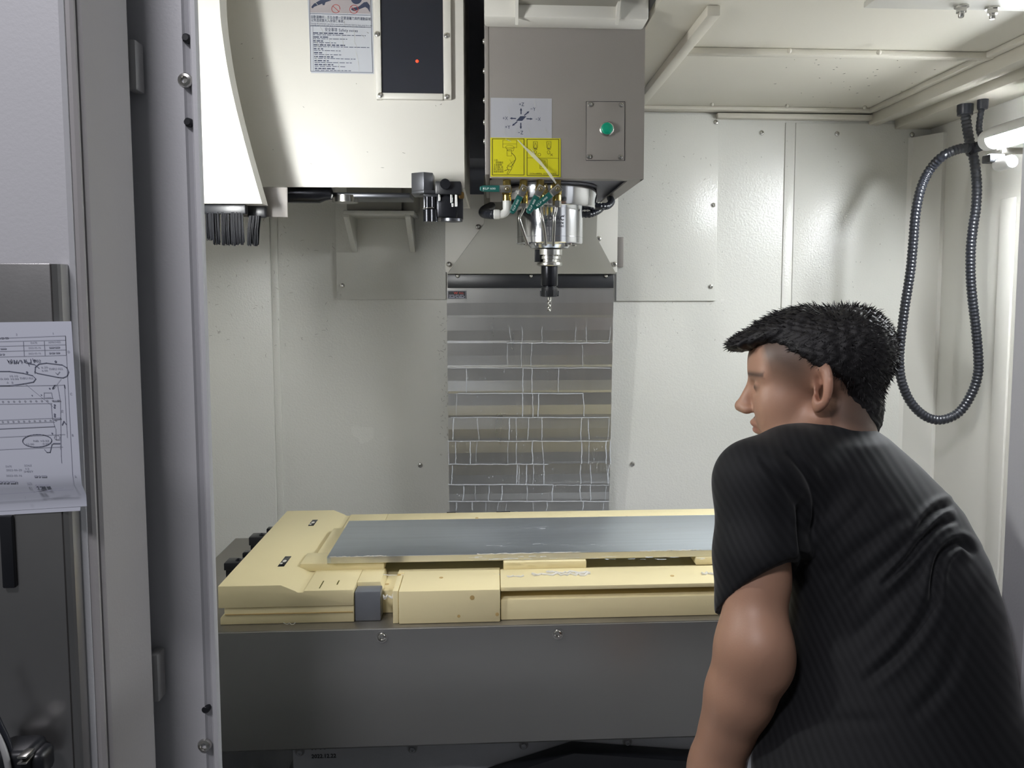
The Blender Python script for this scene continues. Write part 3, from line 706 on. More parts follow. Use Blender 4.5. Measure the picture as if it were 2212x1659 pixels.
# window
wf = MB(); Yw = YM - .012
def frame_box(x0, y0, x1, y1): wf.pbox(x0, y0, x1, y1, Yw, YM + .001)
frame_box(810, -90, 822, 214); frame_box(957, -90, 974, 214); frame_box(822, 201, 957, 214)
win = wf.build('window_frame', CREAM_S, mag, bevel=.0012)
MB().pbox(822, -90, 957, 201, Yw + .006, YM + .001).build('window_pane', GLASS, win)
p = at(901, 132, Yw + .005); MB().ball((p.x, Yw + .0055, p.z), .0034, 14, 8, sc=(1, .3, 1)).build('indicator_light', REDLED, win, smooth=60)
for x, y in [(815, 74), (965, 77), (822, 206), (965, 209)]: screw(at(x, y, Yw), .0062, win)
# safety sticker
YK0 = YM - .0008
ss = MB(); ss.add([at(663, -30, YK0), at(804, -30, YK0), at(808, 160, YK0), at(672, 158, YK0)], [(0, 3, 2, 1)])
ss = ss.build('safety_sticker', STICK_W, mag, label='safety notice sticker with rows of print')
YK = YK0 - .0006
sb = MB(); pquad(sb, [(668, -30), (799, -30), (800, 30), (670, 27)], YK + .0003); sb.build('sticker_picture', PICT, ss)
sb = MB()
pline(sb, [(668.5, -30), (671, 154), (805, 157), (800, -30)], .9, YK); pline(sb, [(670, 29), (800, 33)], .8, YK); pline(sb, [(670.5, 56), (801, 59)], .8, YK); pline(sb, [(676, 57), (677, 153)], .5, YK)
ptext(sb, '自動運轉中，手及身體一定要遠離刀具的運動區域，', 672, 39, 5.0, YK, wpx=124, rot=-.02)
ptext(sb, '以免造成重大人身傷亡事故。', 672, 46, 5.0, YK, wpx=68, rot=-.02)
ptext(sb, 'During the automatic operation, your hands and body must be kept away from the', 672, 51.5, 2.4, YK, wpx=125, rot=-.02)
ptext(sb, 'moving range of the tool so as to avoid causing serious casualty accidents.', 672, 55, 2.4, YK, wpx=111, rot=-.02)
ptext(sb, '安全事項', 702, 67, 6, YK, wpx=25, rot=-.02); ptext(sb, 'Safety notes', 732, 68, 6, YK, wpx=39, rot=-.02)
for i in range(20):
    y = 70 + i * 4.25; wd = [66, 114, 36, 74, 22, 50, 72, 124, 24, 60, 20, 62, 44, 92, 34, 84, 46, 70, 50, 84][i]
    ink_row(sb, 676 + i * .22, 676 + wd, y, 2.4 if i % 2 == 0 else 1.3, YK, slope=.02, seed=i)
# silhouettes: tool arm at left, disc and gloved arm at right
pquad(sb, [(673, 14), (678, 8), (692, 0), (700, -12), (712, -12), (715, 1), (703, 5), (701, 11), (697, 11), (696, 8), (678, 15), (676, 18), (673, 17)], YK)
pquad(sb, [(770 + 12 * math.cos(t * PI / 12), -3 + 12 * math.sin(t * PI / 12)) for t in range(24)], YK)
pquad(sb, [(760, 22), (758, 19), (762, 17), (775, 14), (786, 5), (793, 4), (799, 12), (799, 27), (794, 18), (789, 15), (776, 20), (766, 24)], YK)
sb.build('sticker_print', INKN, ss)
sb = MB(); pell(sb, 725.5, 19, 9, 9, 1.0, YK - .0003); pline(sb, [(719, 13), (732, 25)], 1.0, YK - .0003); pell(sb, 764.5, 20, 9, 9, 1.0, YK - .0003); pline(sb, [(758, 14), (771, 26)], 1.0, YK - .0003)
sb.build('prohibition_marks', INKR, ss)
fb = MB()
def crease_glint(x0, y0, x1, y1, wpx=1.3):  # pale sliver painted as a glint on a crease
    pts = [at(x0, y0, YK - .001), at((x0 + x1) / 2 + .8, (y0 + y1) / 2, YK - .0014), at(x1, y1, YK - .001)]
    for (a_, b_), (w0, w1) in zip(zip(pts[:-1], pts[1:]), [(.3, wpx), (wpx, .3)]):
        n0, n1 = Vector((w0 * .0005, 0, .0002)), Vector((w1 * .0005, 0, .0002)); fb.add([a_ + n0, a_ - n0, b_ - n1, b_ + n1], [(0, 1, 2, 3)])
for s in [(675, 0, 691, 16), (727, 12, 738, 29), (699, 33, 716, 51), (686, 48, 702, 78), (677, 79, 693, 113), (709, 80, 715, 103), (738, 74, 743, 110), (764, 88, 772, 106), (770, 112, 776, 160), (705, 105, 701, 158), (676, 110, 688, 140), (730, 130, 733, 156), (764, 60, 766, 95), (780, 74, 788, 83), (747, 26, 752, 32), (742, 40, 745, 55), (767, 106, 771, 128)]: crease_glint(*s)
fb.build('film_and_glints', FILM_GLINT, ss, label='painted glints of creased clear film', kind='stuff')

# stored tool lying under the cover
YT = 1.86
stt = thing('stored_tool', 'black tool holder with bright rings lying under the magazine cover', 'tool holder', at(680, 420, YT))
zt0 = at(680, 418, YT).z; xa = lambda q: at(q, 418, YT).x
tl = MB(); tl.lathe([(.012, xa(572)), (.017, xa(584)), (.026, xa(588)), (.026, xa(593)), (.021, xa(595)), (.021, xa(599)), (.027, xa(601)), (.027, xa(607)), (.02, xa(609))], (0, YT, zt0), axis=(1, 0, 0), n=32)
tl.build('flange', STEEL, stt, smooth=30)
MB().lathe([(.02, xa(608)), (.022, xa(610)), (.022, xa(690)), (.016, xa(704)), (.014, xa(716)), (.006, xa(719))], (0, YT, zt0), axis=(1, 0, 0), n=32).build('shank', BLACKM, stt, smooth=30)

# tool change arm with gripper
YG = 1.72
arm = thing('tool_change_arm', 'gunmetal tool change arm with black gripper at lower right of the magazine', 'gripper', at(930, 430, YG))
za = at(800, 418, 1.95)
MB().box(at(716, 418, 1.9).x, at(888, 418, 1.9).x, 1.88, 1.98, at(800, 429, 1.9).z, at(800, 418, 1.9).z).build('arm_beam', GUN, arm, bevel=.003)
MB().lathe([(.030, -.016), (.030, .0), (.018, .001), (.018, -.01)], (at(746, 424, 1.9).x, 1.90, at(746, 423, 1.9).z), n=32).build('arm_eye', STEEL, arm, smooth=30)
MB().prism([(at(888, 375, YG).x, YG + .05), (at(888, 375, YG).x, YG + .006), (at(916, 375, YG).x, YG - .012), (at(935, 375, YG).x, YG), (at(935, 375, YG).x, YG + .05)], 'z', at(910, 412, YG).z, at(910, 373, YG).z).build('gripper_block', GUN, arm, bevel=.001)
jaw = MB().prism([(at(888, 415, YG).x, YG + .006), (at(916, 415, YG).x, YG - .012), (at(944, 415, YG).x, YG - .004), (at(1000, 415, YG).x, YG + .02), (at(1000, 415, YG).x, YG + .074), (at(888, 415, YG).x, YG + .074)], 'z', at(910, 418, YG).z, at(910, 411.5, YG).z).build('jaw_plate', GUN, arm, bevel=.0008)
pj = at(921, 415, YG + .02); MB().cyl((pj.x, YG + .024, at(910, 418.6, YG).z), (pj.x, YG + .024, at(910, 411, YG).z), .016, n=28).build('jaw_hole', BLACK, jaw, smooth=40)
MB().pbox(940, 391, 996, 420, YG - .008, YG + .06).build('gripper_body', BLACK, arm, bevel=.003)
pc = at(962, 398, YG - .012); MB().cyl((pc.x, YG - .018, pc.z), (pc.x, YG + .01, pc.z), .011, n=24).build('pivot_cap', BLACKM, arm, smooth=40)
MB().pbox(944, 420, 987, 470, YG + .004, YG + .05).build('plunger_block', BLACKM, arm, bevel=.003)
for x, r in ((925, .011), (936, .010)):
    q = at(x, 450, YG + .01); MB().lathe([(r, at(x, 478, YG).z), (r, at(x, 452, YG).z), (r * .7, at(x, 450, YG).z), (r * .7, at(x, 424, YG).z)], (q.x, YG + .012, 0), n=24).build('plunger', BLACKM, arm, smooth=30)
q = at(926, 447, YG - .002); MB().tube([Vector((q.x + .0135 * math.cos(t), YG + .012 + .0135 * math.sin(t), q.z + .001 * t)) for t in np.linspace(-3.4, .6, 20)], .0012, n=8).build('spring_clip', STEEL, arm, smooth=60)
for x, y0, y1 in ((949, 420, 434), (975, 420, 438), (985, 420, 446), (978, 440, 447)): 
    q0 = at(x, y0, YG); MB().lathe([(.0028, at(x, y1, YG).z), (.0028, q0.z)], (q0.x, YG - .002, 0), n=10).build('pin', STEEL, arm, smooth=40)
MB().pbox(990, 414, 1002, 428, YG + .01, YG + .03).build('side_cap', BROWN, arm, bevel=.003)
q = at(975, 472, YG + .02); MB().lathe([(.024, 0), (.024, -.006), (.016, -.0065)], (q.x, YG + .03, q.z), n=32).build('foot_plate', GUN, arm, smooth=30)
MB().pbox(915, 424, 1000, 474, YG + .055, YG + .075).build('back_plate', GUN, arm, bevel=.002)

# bracket on the back wall carrying the arm motor
br = thing('wall_bracket', 'cream wall bracket with two triangular gussets under the magazine', 'bracket', at(820, 470, YB))
YBR = 2.396
zb_t, zb_b = at(748, 463, YBR).z, at(767, 545, YB).z
MB().box(at(741, 460, YBR).x, at(894, 460, YBR).x, YBR, YB - .0005, zb_t, zb_t + .012).build('shelf', CREAM, br, bevel=.002)
for xg in (748, 881):
    gx = at(xg, 500, YBR).x
    MB().prism([(YBR + .002, zb_t), (YB - .010, zb_t), (YB - .010, zb_b), (YB - .02, zb_b), (YBR + .002, zb_t - .008)], 'x', gx - .008, gx + .008).build('gusset', CREAM, br, bevel=.001)
md = thing('arm_motor', 'dark grey motor housing standing on the cream wall bracket', 'motor', at(810, 455, 2.45))
MB().box(at(750, 440, 2.42).x, at(868, 440, 2.42).x, 2.41, 2.53, zb_t + .0125, zb_t + .16).build('gearbox', SHROUD, md, bevel=.004)
q = at(874, 430, 2.36); MB().lathe([(.032, zb_t + .0125), (.032, zb_t + .19), (.02, zb_t + .195)], (at(868, 430, 2.44).x + .02, 2.455, 0), n=32).build('motor_body', SHROUD, md, smooth=30)

# ================================================================== LAMPS, HOSES ON THE RIGHT
XLMP = 1.316; zL = at(2132, 303, 2.05).z
lamp = thing('work_lamp', 'glowing white tube lamp on the right wall beside the looped hose', 'lamp', (XLMP, 2.05, zL))
MB().cyl((XLMP, 1.50, zL), (XLMP, 2.025, zL), .024, n=28).build('glow_tube', LED, lamp, smooth=40)
MB().lathe([(.027, 0), (.027, .03), (.018, .034)], (XLMP, 2.025, zL), axis=(0, 1, 0), n=28).build('end_cap', WHITE, lamp, smooth=40)
MB().lathe([(.027, 0), (.027, -.03), (.018, -.034)], (XLMP, 1.50, zL), axis=(0, 1, 0), n=28).build('end_cap', WHITE, lamp, smooth=40)
MB().box(XLMP - .004, XR - .001, 1.985, 1.995, zL - .045, zL - .030).build('bracket', STEEL, lamp, bevel=.001)
MB().box(XLMP + .04, XR - .001, 1.60, 1.63, zL - .01, zL + .01).build('bracket', STEEL, lamp, bevel=.001)
arc_ = [(XLMP + .031 * math.cos(t), zL + .031 * math.sin(t)) for t in np.linspace(-1.4, 3.2, 24)] + [(XLMP + .028 * math.cos(t), zL + .028 * math.sin(t)) for t in np.linspace(3.2, -1.4, 24)]
MB().prism(arc_, 'y', 1.50, 2.02).build('added_lamp_shield', WHITE, lamp, smooth=40)  # shell added to keep the tube's light off roof and wall
p0, p1 = at(2139, 332, 1.95), at(2172, 350, 1.95)
MB().box(p0.x, p1.x, 1.95, 1.985, p1.z, p0.z).build('clamp_block', BLACK, lamp, bevel=.003)
q = at(2190, 348, 1.90)
cn = MB().lathe([(.0165, 0), (.0165, -.052), (.0145, -.055), (.0105, -.0555), (.0100, -.053)], (q.x, 1.96, q.z), axis=(0, 1, 0), n=28).build('connector', WHITE, lamp, smooth=40)
MB().lathe([(.010, -.0535), (.009, -.0545)], (q.x, 1.96, q.z), axis=(0, 1, 0), n=24).build('connector_face', GUARD, cn)
q = at(2164, 347, 1.93); MB().cyl((q.x, 1.945, q.z + .008), (q.x + .003, 1.945, q.z - .008), .0022, n=8).build('pin', STEEL, lamp, smooth=40)
lamp2 = thing('work_lamp', 'glowing tube lamp out of sight behind the left door frame', 'lamp', (-.56, 1.19, 1.61))
MB().cyl((-.56, 1.19, 1.64), (-.56, 1.19, 1.84), .020, n=24).build('glow_tube', LED2, lamp2, smooth=40)
for z0, z1 in ((1.64, 1.61), (1.84, 1.87)): MB().cyl((-.56, 1.19, z0), (-.56, 1.19, z1), .024, n=24).build('end_cap', WHITE, lamp2, smooth=40)
MB().box(-.57, -.55, 1.107, 1.17, 1.85, 1.86).build('bracket', STEEL, lamp2)
MB().box(-.57, -.55, 1.107, 1.17, 1.62, 1.63).build('bracket', STEEL, lamp2)

YHs = 2.20
hp = [(2085, 246), (2089, 275), (2096, 312), (2105, 350), (2110, 400), (2108, 450), (2102, 490), (2097, 540), (2097, 600), (2101, 650), (2108, 710), (2113, 770), (2112, 810), (2099, 850), (2072, 890), (2035, 907), (2000, 900), (1968, 870), (1948, 825), (1943, 780), (1946, 730), (1955, 660), (1966, 590), (1972, 530), (1978, 460), (1990, 405), (2010, 365), (2040, 335), (2075, 321), (2096, 320)]
Yf_ = lambda i: YHs + .02 * math.sin(i * .35)
hose = thing('corrugated_hose', 'black corrugated hose hanging in a long loop on the right wall', 'hose', at(2085, 230, YHs))
hpts = [at(x, y, YHs - (.035 if i > 26 else 0)) for i, (x, y) in enumerate(hp)]
corrugated('hose_tube', RUBBER, hpts, .0138, hose, step=.0026, n=14)
q = at(2086, 236, YHs); MB().lathe([(.0205, at(2085, 249, YHs).z), (.0205, at(2085, 242, YHs).z), (.0215, at(2085, 240, YHs).z), (.0215, at(2085, 224, YHs).z), (.018, 2.017)], (at(2085, 236, YHs).x, YHs, 0), n=28).build('coupling', RUBBER, hose, smooth=30)
q = at(2103, 321, YHs - .03)
MB().lathe([(.021, -.014), (.0225, -.01), (.0225, .01), (.021, .014)], q, axis=(.35, -.1, -1), n=24).build('hose_clip', BLACKM, hose, smooth=40)
MB().box(q.x - .007, q.x + .007, q.y - .026, q.y - .021, q.z - .008, q.z + .006).build('clip_buckle', BLACK, hose, bevel=.001)
rgn = MB()
for i, x, y in [(0, 2089, 272), (0, 2092, 288), (0, 1972, 545), (0, 1969, 560), (0, 1968, 575), (0, 1955, 655), (0, 1943, 752)]:
    pass
cab = thing('lamp_cable', 'thin black corrugated cable curving down into the lamp', 'cable', at(2124, 212, 2.14))
corrugated('cable_tube', RUBBER, [at(2122, 228, 2.14), at(2117, 255, 2.14), at(2115, 280, 2.13), at(2122, 294, 2.11), at(2136, 293, 2.08), at(2146, 289, 2.062)], .0085, cab, step=.0028, n=12)
MB().lathe([(.013, at(2122, 236, 2.14).z), (.014, at(2122, 232, 2.14).z), (.0145, at(2122, 209, 2.14).z), (.012, 2.017)], (at(2123, 220, 2.14).x, 2.14, 0), n=24).build('coupling', RUBBER, cab, smooth=30)

# ================================================================== TABLE, SADDLE
ZT = .860; YT0 = 1.457
tab = thing('machine_table', 'grey steel machine table with wide dark front apron', 'table', (.1, 1.7, .65))
MB().box(-.66, .92, YT0, 2.02, ZT - .03, ZT).build('table_top', TABLE_T, tab, bevel=.0015)
zap0 = at(1000, 1606, YT0 - .004).z; zap1 = ZT - .0015
MB().prism([(YT0 - .004, zap1), (YT0, zap1), (YT0, zap0 + .002), (YT0 + .02, zap0), (YT0 + .02, zap0 - .004), (YT0 - .001, zap0 - .004), (YT0 - .004, zap0)], 'x', -.66, .92).build('apron', APRON, tab)
MB().box(-.64, .90, YT0 + .03, 2.0, zap0 + .05, ZT - .03).build('table_body', SADDLE, tab)
for x, y in [(825, 1376), (1205, 1369), (1560, 1364)]:
    q = at(x, y, YT0 - .004); screw(q, .0085, tab); MB().lathe([(.011, 0), (.011, .0012)], (q.x, YT0 - .004, q.z), axis=(0, -1, 0), n=24).build('washer', STEEL, tab, smooth=30)
res = MB()                                   # sealant smears on the table edge
rs2 = random.Random(3)
def smear(x0, x1, y, Y, amp=2.0, wd=4.0, n=26):
    P = [at(x0 + (x1 - x0) * k / n, y + rs2.uniform(-amp, amp), Y + rs2.uniform(-.002, .0)) for k in range(n + 1)]
    res.tube(P, [rs2.uniform(.25, 1.0) * wd * .0004 for _ in P], n=6)
smear(758, 830, 1356, 1.482, 2, 5); smear(762, 820, 1353, 1.484, 2, 6); smear(612, 638, 1347, 1.474, 3, 3, 6)
smear(890, 1080, 1361, 1.466, 1.5, 2.0); smear(600, 850, 1364, 1.462, 4, 1.2)
tag(res.build('sealant_smears', PASTE, smooth=60), 'white sealant smears along the front edge of the table', 'residue', kind='stuff')

sad = thing('saddle', 'grey painted saddle casting below the table apron', 'saddle', (.2, 1.6, 0))
YSA = 1.545
sx0 = at(632, 1640, YSA).x
MB().box(sx0, .9, YSA, 2.3, .12, zap0 + .045).build('casting', SADDLE, sad, bevel=.004)
MB().box(sx0 + .1, .8, 1.6, 2.4, 0.0, .12).build('base', SADDLE, sad)
for x, y in [(648, 1622), (891, 1616), (1131, 1608), (1355, 1601)]:
    q = at(x, y, YSA)
    bo = MB().lathe([(.0098, 0), (.0098, .002), (.0078, .002), (.0078, .0004)], q, axis=(0, -1, 0), n=28).build('counterbore_ring', GUARD, sad, smooth=30)
    MB().lathe([(.0050, .0003), (.0050, .006), (.003, .006), (.003, .003)], (q.x, q.y, q.z - .0015), axis=(0, -1, 0), n=20).build('socket_screw', SADDLE, bo, smooth=30)
sl = MB(); ptext(sl, '1708   77-PS-N/18', 673, 1620, 10, YSA - .0006, wpx=135, rot=.025, bold=.0003); ptext(sl, '2022.12.22', 673, 1638, 9, YSA - .0006, wpx=54, rot=.0, bold=.0003)
sl.build('painted_lettering', INK, sad)
rc = thing('gable_cover', 'black gabled rail cover under the right of the table', 'rail cover', (.25, 1.46, 0))
g0 = [at(1040, 1690, 1.50), at(1240, 1627, 1.50), at(1560, 1650, 1.50)]
MB().prism([(g0[0].x, g0[0].z), (g0[1].x, g0[1].z), (g0[2].x, g0[2].z), (g0[2].x, .3), (g0[0].x, .3)], 'y', 1.50, 1.543).build('cover_sheet', BLACK, rc, bevel=.002)
MB().box(g0[0].x + .02, g0[2].x - .02, 1.505, 1.543, 0, .31).build('cover_foot', BLACK, rc)

# ================================================================== TOOLING BOARD FIXTURE
fx_ = thing('fixture_board', 'cream tooling board fixture of bolted rails and blocks on the table', 'fixture', (.1, 1.7, ZT))
ZB, ZS = .925, .937
XF0 = at(470, 1268, 1.484).x; XF1 = .70
YF0, YF1 = 1.484, 1.994
# left board: raised strip, bevelled groove, lower shelf (profile in X-Z), on a lower layer
xs1, xs2, xs3 = atz(600, 1263, ZS).x, atz(636, 1275, ZB).x, atz(765, 1275, ZB).x
xs1 = -.403; xs2 = -.372; xs3 = -.2665
ZL = .8935
MB().prism([(XF0, ZL), (xs3, ZL), (xs3, ZB), (xs2 + .012, ZB), (xs2 + .010, ZB - .003), (xs2, ZB - .003), (xs2 - .004, ZB), (xs1, ZS), (XF0, ZS)], 'y', YF0, YF1).build('left_board', RESIN, fx_, bevel=.0022)
MB().prism([(XF0 + .010, ZL - .0003), (XF0 + .010, ZL - .012), (XF0 + .002, ZL - .020), (XF0 + .002, ZT + .0005), (xs3, ZT + .0005), (xs3, ZL - .0003)], 'y', YF0 + .002, YF1).build('left_base_layer', RESIN, fx_, bevel=.0015)
MB().box(XF0 + .012, xs3 - .002, YF0 + .0005, YF0 + .003, ZT + .020, ZT + .0215).build('layer_line', RESIN_D, fx_)
# black inserts in the raised strip
for (x0, y0), (x1, y1) in [((601, 1224), (628, 1202)), ((668, 1136), (684, 1123))]:
    a_, b_ = atz(x0, y0, ZS), atz(x1, y1, ZS); cxm = (a_.x + b_.x) / 2
    MB().box(cxm - .0065, cxm + .0065, a_.y, b_.y, ZS - .003, ZS + .0006).build('slot_insert', BLACKM, fx_, bevel=.0004)
    rr = MB(); q = Vector((cxm, (a_.y + b_.y) / 2, ZS + .001)); rr.ball(q, .004, 8, 6, sc=(1, 1.8, .25)); rr.ball((q.x - .003, q.y - .014, q.z), .003, 8, 6, sc=(1, 1.4, .25)); rr.build('insert_residue', PASTE, fx_, smooth=60)
# base board under the plate
MB().box(xs3, XF1, 1.535, 1.90, ZT + .0005, ZB - .016).build('base_board', RESIN, fx_, bevel=.001)
MB().box(xs3, XF1, 1.895, YF1, ZT + .0005, ZB).build('back_rail', RESIN, fx_, bevel=.0015)
xn = [atz(1000, 1103, ZB).x, atz(1072, 1104, ZB).x, atz(1102, 1104, ZB).x]
MB().box(xn[1], xn[2], YF1 - .0025, YF1 + .004, ZB - .012, ZB + .0006).build('rail_slot', BLACK, fx_)
MB().box(atz(966, 1103, ZB).x, atz(985, 1103, ZB).x, YF1 - .001, YF1 + .004, ZB - .012, ZB + .0012).build('rail_slot', BLACK, fx_)
# front blocks
b2x0, b2x1 = at(862, 1320, 1.477).x, at(1081, 1320, 1.477).x
MB().box(b2x0, b2x1 - .0006, 1.470, 1.578, ZT + .0005, ZB).build('front_block', RESIN, fx_, bevel=.0022)
MB().box(at(849, 1320, 1.477).x, b2x0 - .0010, 1.474, 1.56, ZT + .0005, ZB - .0003).build('end_strip', RESIN, fx_, bevel=.0012)
MB().prism([(1.478, ZT + .0005), (1.478, ZT + .041), (1.540, ZT + .041), (1.540, ZT + .0565), (1.480, ZT + .0565), (1.480, ZB), (1.578, ZB), (1.578, ZT + .0005)], 'x', b2x1 + .0006, XF1).build('front_rail', RESIN, fx_, bevel=.0018)
MB().box(b2x1 + .001, XF1, 1.580, 1.600, ZT + .0005, ZB - .007).build('inner_rail', RESIN, fx_, bevel=.001)
MB().box(at(852, 1260, 1.52).x, b2x1, 1.580, 1.600, ZT + .0005, ZB - .004).build('inner_rail', RESIN, fx_, bevel=.001)
MB().prism([(xs3, ZT + .0005), (at(852, 1290, 1.52).x, ZT + .0005), (at(852, 1290, 1.52).x, ZB - .018), (at(828, 1290, 1.52).x, ZB - .018), (at(822, 1290, 1.52).x, ZB), (xs3, ZB)], 'y', 1.524, 1.60).build('notch_block', RESIN, fx_, bevel=.002)
# pads carrying the aluminium plate
ZPB = ZB + .0145
pads = [(atz(640, 1245, ZB).x, atz(826, 1240, ZB).x, 1.592, 1.66), (atz(1088, 1240, ZB).x, atz(1270, 1236, ZB).x, 1.578, 1.68), (atz(1516, 1236, ZB).x, .66, 1.585, 1.68)]
for x0, x1, y0, y1 in pads: MB().box(x0, x1, y0, y1, ZB - .002 if x0 > -.3 else ZB - .002, ZPB).build('support_pad', RESIN, fx_, bevel=.0018)
MB().box(atz(690, 1200, ZB).x, atz(722, 1200, ZB).x, 1.66, 1.84, ZB - .001, ZPB - .002).build('support_pad', RESIN, fx_, bevel=.002)
# screw holes and saw marks
for x, y, z, r in [(1020, 1291, None, .0045), (991, 1331, None, .003), (1074, 1327, None, .0035)]:
    q = at(x, y, 1.470); MB().lathe([(r, 0), (r, .0006)], (q.x, 1.4702, q.z), axis=(0, -1, 0), n=16).build('drilled_hole', RESIN_D, fx_)
for x, y in [(836, 1262), (953, 1248), (862, 1222 + 20), (1452, 1244), (1354, 1116), (1399, 1116), (700, 1228), (712, 1165), (1030, 1119)]:
    q = atz(x, y, ZB); MB().lathe([(.004, 0), (.004, .0006)], (q.x, q.y, ZB + .00005 if y > 1235 or y < 1120 else ZB), n=14).build('drilled_hole', RESIN_D, fx_)
sm = MB()
for x0, y0, x1, y1 in [(690, 1271, 700, 1255), (728, 1263, 733, 1254)]:
    a_, b_ = atz(x0, y0, ZB), atz(x1, y1, ZB); sm.box(a_.x - .001, a_.x + .001, a_.y, b_.y, ZB - .001, ZB + .0004)
sm.build('saw_cut', INKY, fx_)
# sealant along pads
rm = MB()
def smear2(x0, x1, y, z, amp, wd, n=20, seed=1):
    r_ = random.Random(seed); P = []
    for k in range(n + 1):
        q = atz(x0 + (x1 - x0) * k / n, y + r_.uniform(-amp, amp), z); P.append(Vector((q.x, q.y, z + .001)))
    rm.tube(P, [r_.uniform(.4, 1) * wd for _ in P], n=6)
smear2(1150, 1275, 1242, ZB, 2.5, .004); smear2(1180, 1270, 1238, ZB, 2, .004, seed=4); smear2(1095, 1130, 1246, ZB, 1.5, .0025, 8); smear2(1516, 1545, 1240, ZB, 3, .004, 8)
smear2(828, 1080, 1243, ZB - .002, 1, .0012); smear2(828, 850, 1290, ZB - .018, 5, .003, 8)
rm.build('sealant_beads', PASTE, fx_, smooth=60, kind='stuff')

ap = thing('aluminium_plate', 'brushed grey aluminium plate clamped on the cream fixture', 'plate', (.1, 1.7, ZPB))
ZP = ZPB + .014
xp0 = at(706, 1213, 1.589).x
MB().box(xp0, .63, 1.590, 1.842, ZPB + .0004, ZP).build('plate_body', ALU, ap, bevel=.0008)
MB().box(xp0 + .008, .63, 1.5885, 1.5899, ZPB + .0006, ZP - .0004).build('milled_edge', ALU_E, ap)
rp = MB(); r_ = random.Random(9)
for k in range(90):
    band = r_.choice([0, 0, 1, 2]); y = [1206, 1178, 1142][band] + r_.uniform(-4, 3); x = r_.uniform(1040, 1530) if band else r_.uniform(1010, 1530)
    q = atz(x, y, ZP); L_ = r_.uniform(.006, .022); h = r_.uniform(.0004, .0016); rp.add([(q.x, q.y - h, ZP + .0003), (q.x + L_, q.y - h * .6, ZP + .0003), (q.x + L_ * .9, q.y + h, ZP + .0003), (q.x + L_ * .1, q.y + h * .8, ZP + .0003)], [(0, 1, 2, 3)])
rp.build('dried_streaks', DRIP, ap, kind='stuff')
rm = MB(); 
def bead(x0, x1, y, seed):
    r_ = random.Random(seed); P = []
    for k in range(30):
        q = atz(x0 + (x1 - x0) * k / 29, y, ZP); P.append(Vector((q.x, 1.5895 + r_.uniform(-.0006, .002), ZP + r_.uniform(-.0008, .0006))))
    rm.tube(P, [r_.uniform(.1, 1) * .0016 for _ in P], n=6)
bead(706, 830, 1212, 1); bead(1030, 1260, 1208, 2); bead(1390, 1530, 1205, 3); rm.build('edge_burr', PASTE, ap, smooth=60, kind='stuff')

blk = MB(); q0, q1 = Vector((max(at(760, 1300, 1.488).x, xs3 + .0012), 0, 0)), at(822, 1300, 1.488)
tag(blk.box(q0.x, q1.x, 1.488, 1.520, ZT + .0005, at(790, 1278, 1.488).z).build('stop_block', GREYBLK, bevel=.0025), 'small grey stop block in front of the cream fixture', 'block')
for k, (x0, y0, x1, y1, Y, lab) in enumerate([(537, 1161, 566, 1179, 1.80, 'black toe clamp at the far left edge of the cream fixture'), (483, 1217, 520, 1233, 1.62, 'black toe clamp at the near left edge of the cream fixture')]):
    cl = thing('toe_clamp', lab, 'clamp', at((x0 + x1) / 2, y1, Y), group='toe clamps left of the fixture')
    a_ = at(x0, (y0 + y1) / 2, Y); zt_ = at(x0, y0, Y).z; zb_ = at(x0, y1, Y).z
    MB().box(a_.x, XF0 + .004, Y, Y + .035, zb_, zt_).build('clamp_arm', BLACK, cl, bevel=.002)
    screw((a_.x + .025, Y + .017, zt_), .006, cl, normal=(0, 0, 1), m=BLACKM)
    MB().box(a_.x + .003, a_.x + .04, Y + .004, Y + .03, ZT + .0005, zb_).build('clamp_foot', BLACK, cl)
    MB().box(XF0 - .012, XF0 + .001, Y + .05, Y + .07, ZT + .0005, zt_ + .004).build('clamp_stud', BLACKM, cl, bevel=.002)

# ================================================================== LEFT FOREGROUND: stainless panel, drawing, plug
YPn = .868
pn = thing('stainless_panel', 'scuffed stainless sheet panel on the left door behind the drawing', 'panel', (-.55, YPn, .8))
x_r = at(118, 800, YPn).x; z_t = at(60, 569, YPn).z
MB().box(-.78, x_r, YPn, YPn + .004, .55, z_t).build('front_sheet', INOX, pn, bevel=.001)
MB().prism([(x_r, YPn + .002), (x_r + .002, YPn), (x_r + .006, YPn + .003), (x_r + .008, YPn + .006), (x_r + .008, YD0 - .001), (x_r, YD0 - .001)], 'z', .55, z_t - .0005).build('side_fold', INOX, pn)
MB().pbox(0, 1115, 28, 1272, YPn - .006, YPn).build('dark_reflection', BLACK, pn, bevel=.002)  # black plate painted in for a dark reflection on the stainless
YPa = .858
pa = thing('drawing_sheet', 'white technical drawing sheet with circled notes hanging at the left edge', 'drawing', at(80, 1090, YPa))
nu, nv = 12, 16; vs = []; fs = []
TL, TR, BR, BL = (-190, 699), (154, 694), (179, 1098), (-190, 1120)
def ppt(u, v):
    x = (TL[0] * (1 - u) + TR[0] * u) * (1 - v) + (BL[0] * (1 - u) + BR[0] * u) * v
    y = (TL[1] * (1 - u) + TR[1] * u) * (1 - v) + (BL[1] * (1 - u) + BR[1] * u) * v
    return x, y
for j in range(nv + 1):
    for i in range(nu + 1):
        u, v = i / nu, j / nv; x, y = ppt(u, v)
        bend = .020 * max(0, (v - .86) / .14) ** 1.3
        p = at(x, y, YPa); vs.append((p.x, YPa + min(bend, .0085), p.z))
for j in range(nv):
    for i in range(nu): a_ = j * (nu + 1) + i; fs.append((a_, a_ + 1, a_ + nu + 2, a_ + nu + 1))
mb = MB(); mb.add(vs, fs); sheet = mb.build('paper', PAPER, pa, smooth=60)
YK = YPa - .0006; sl_ = -.035
db_ = MB()
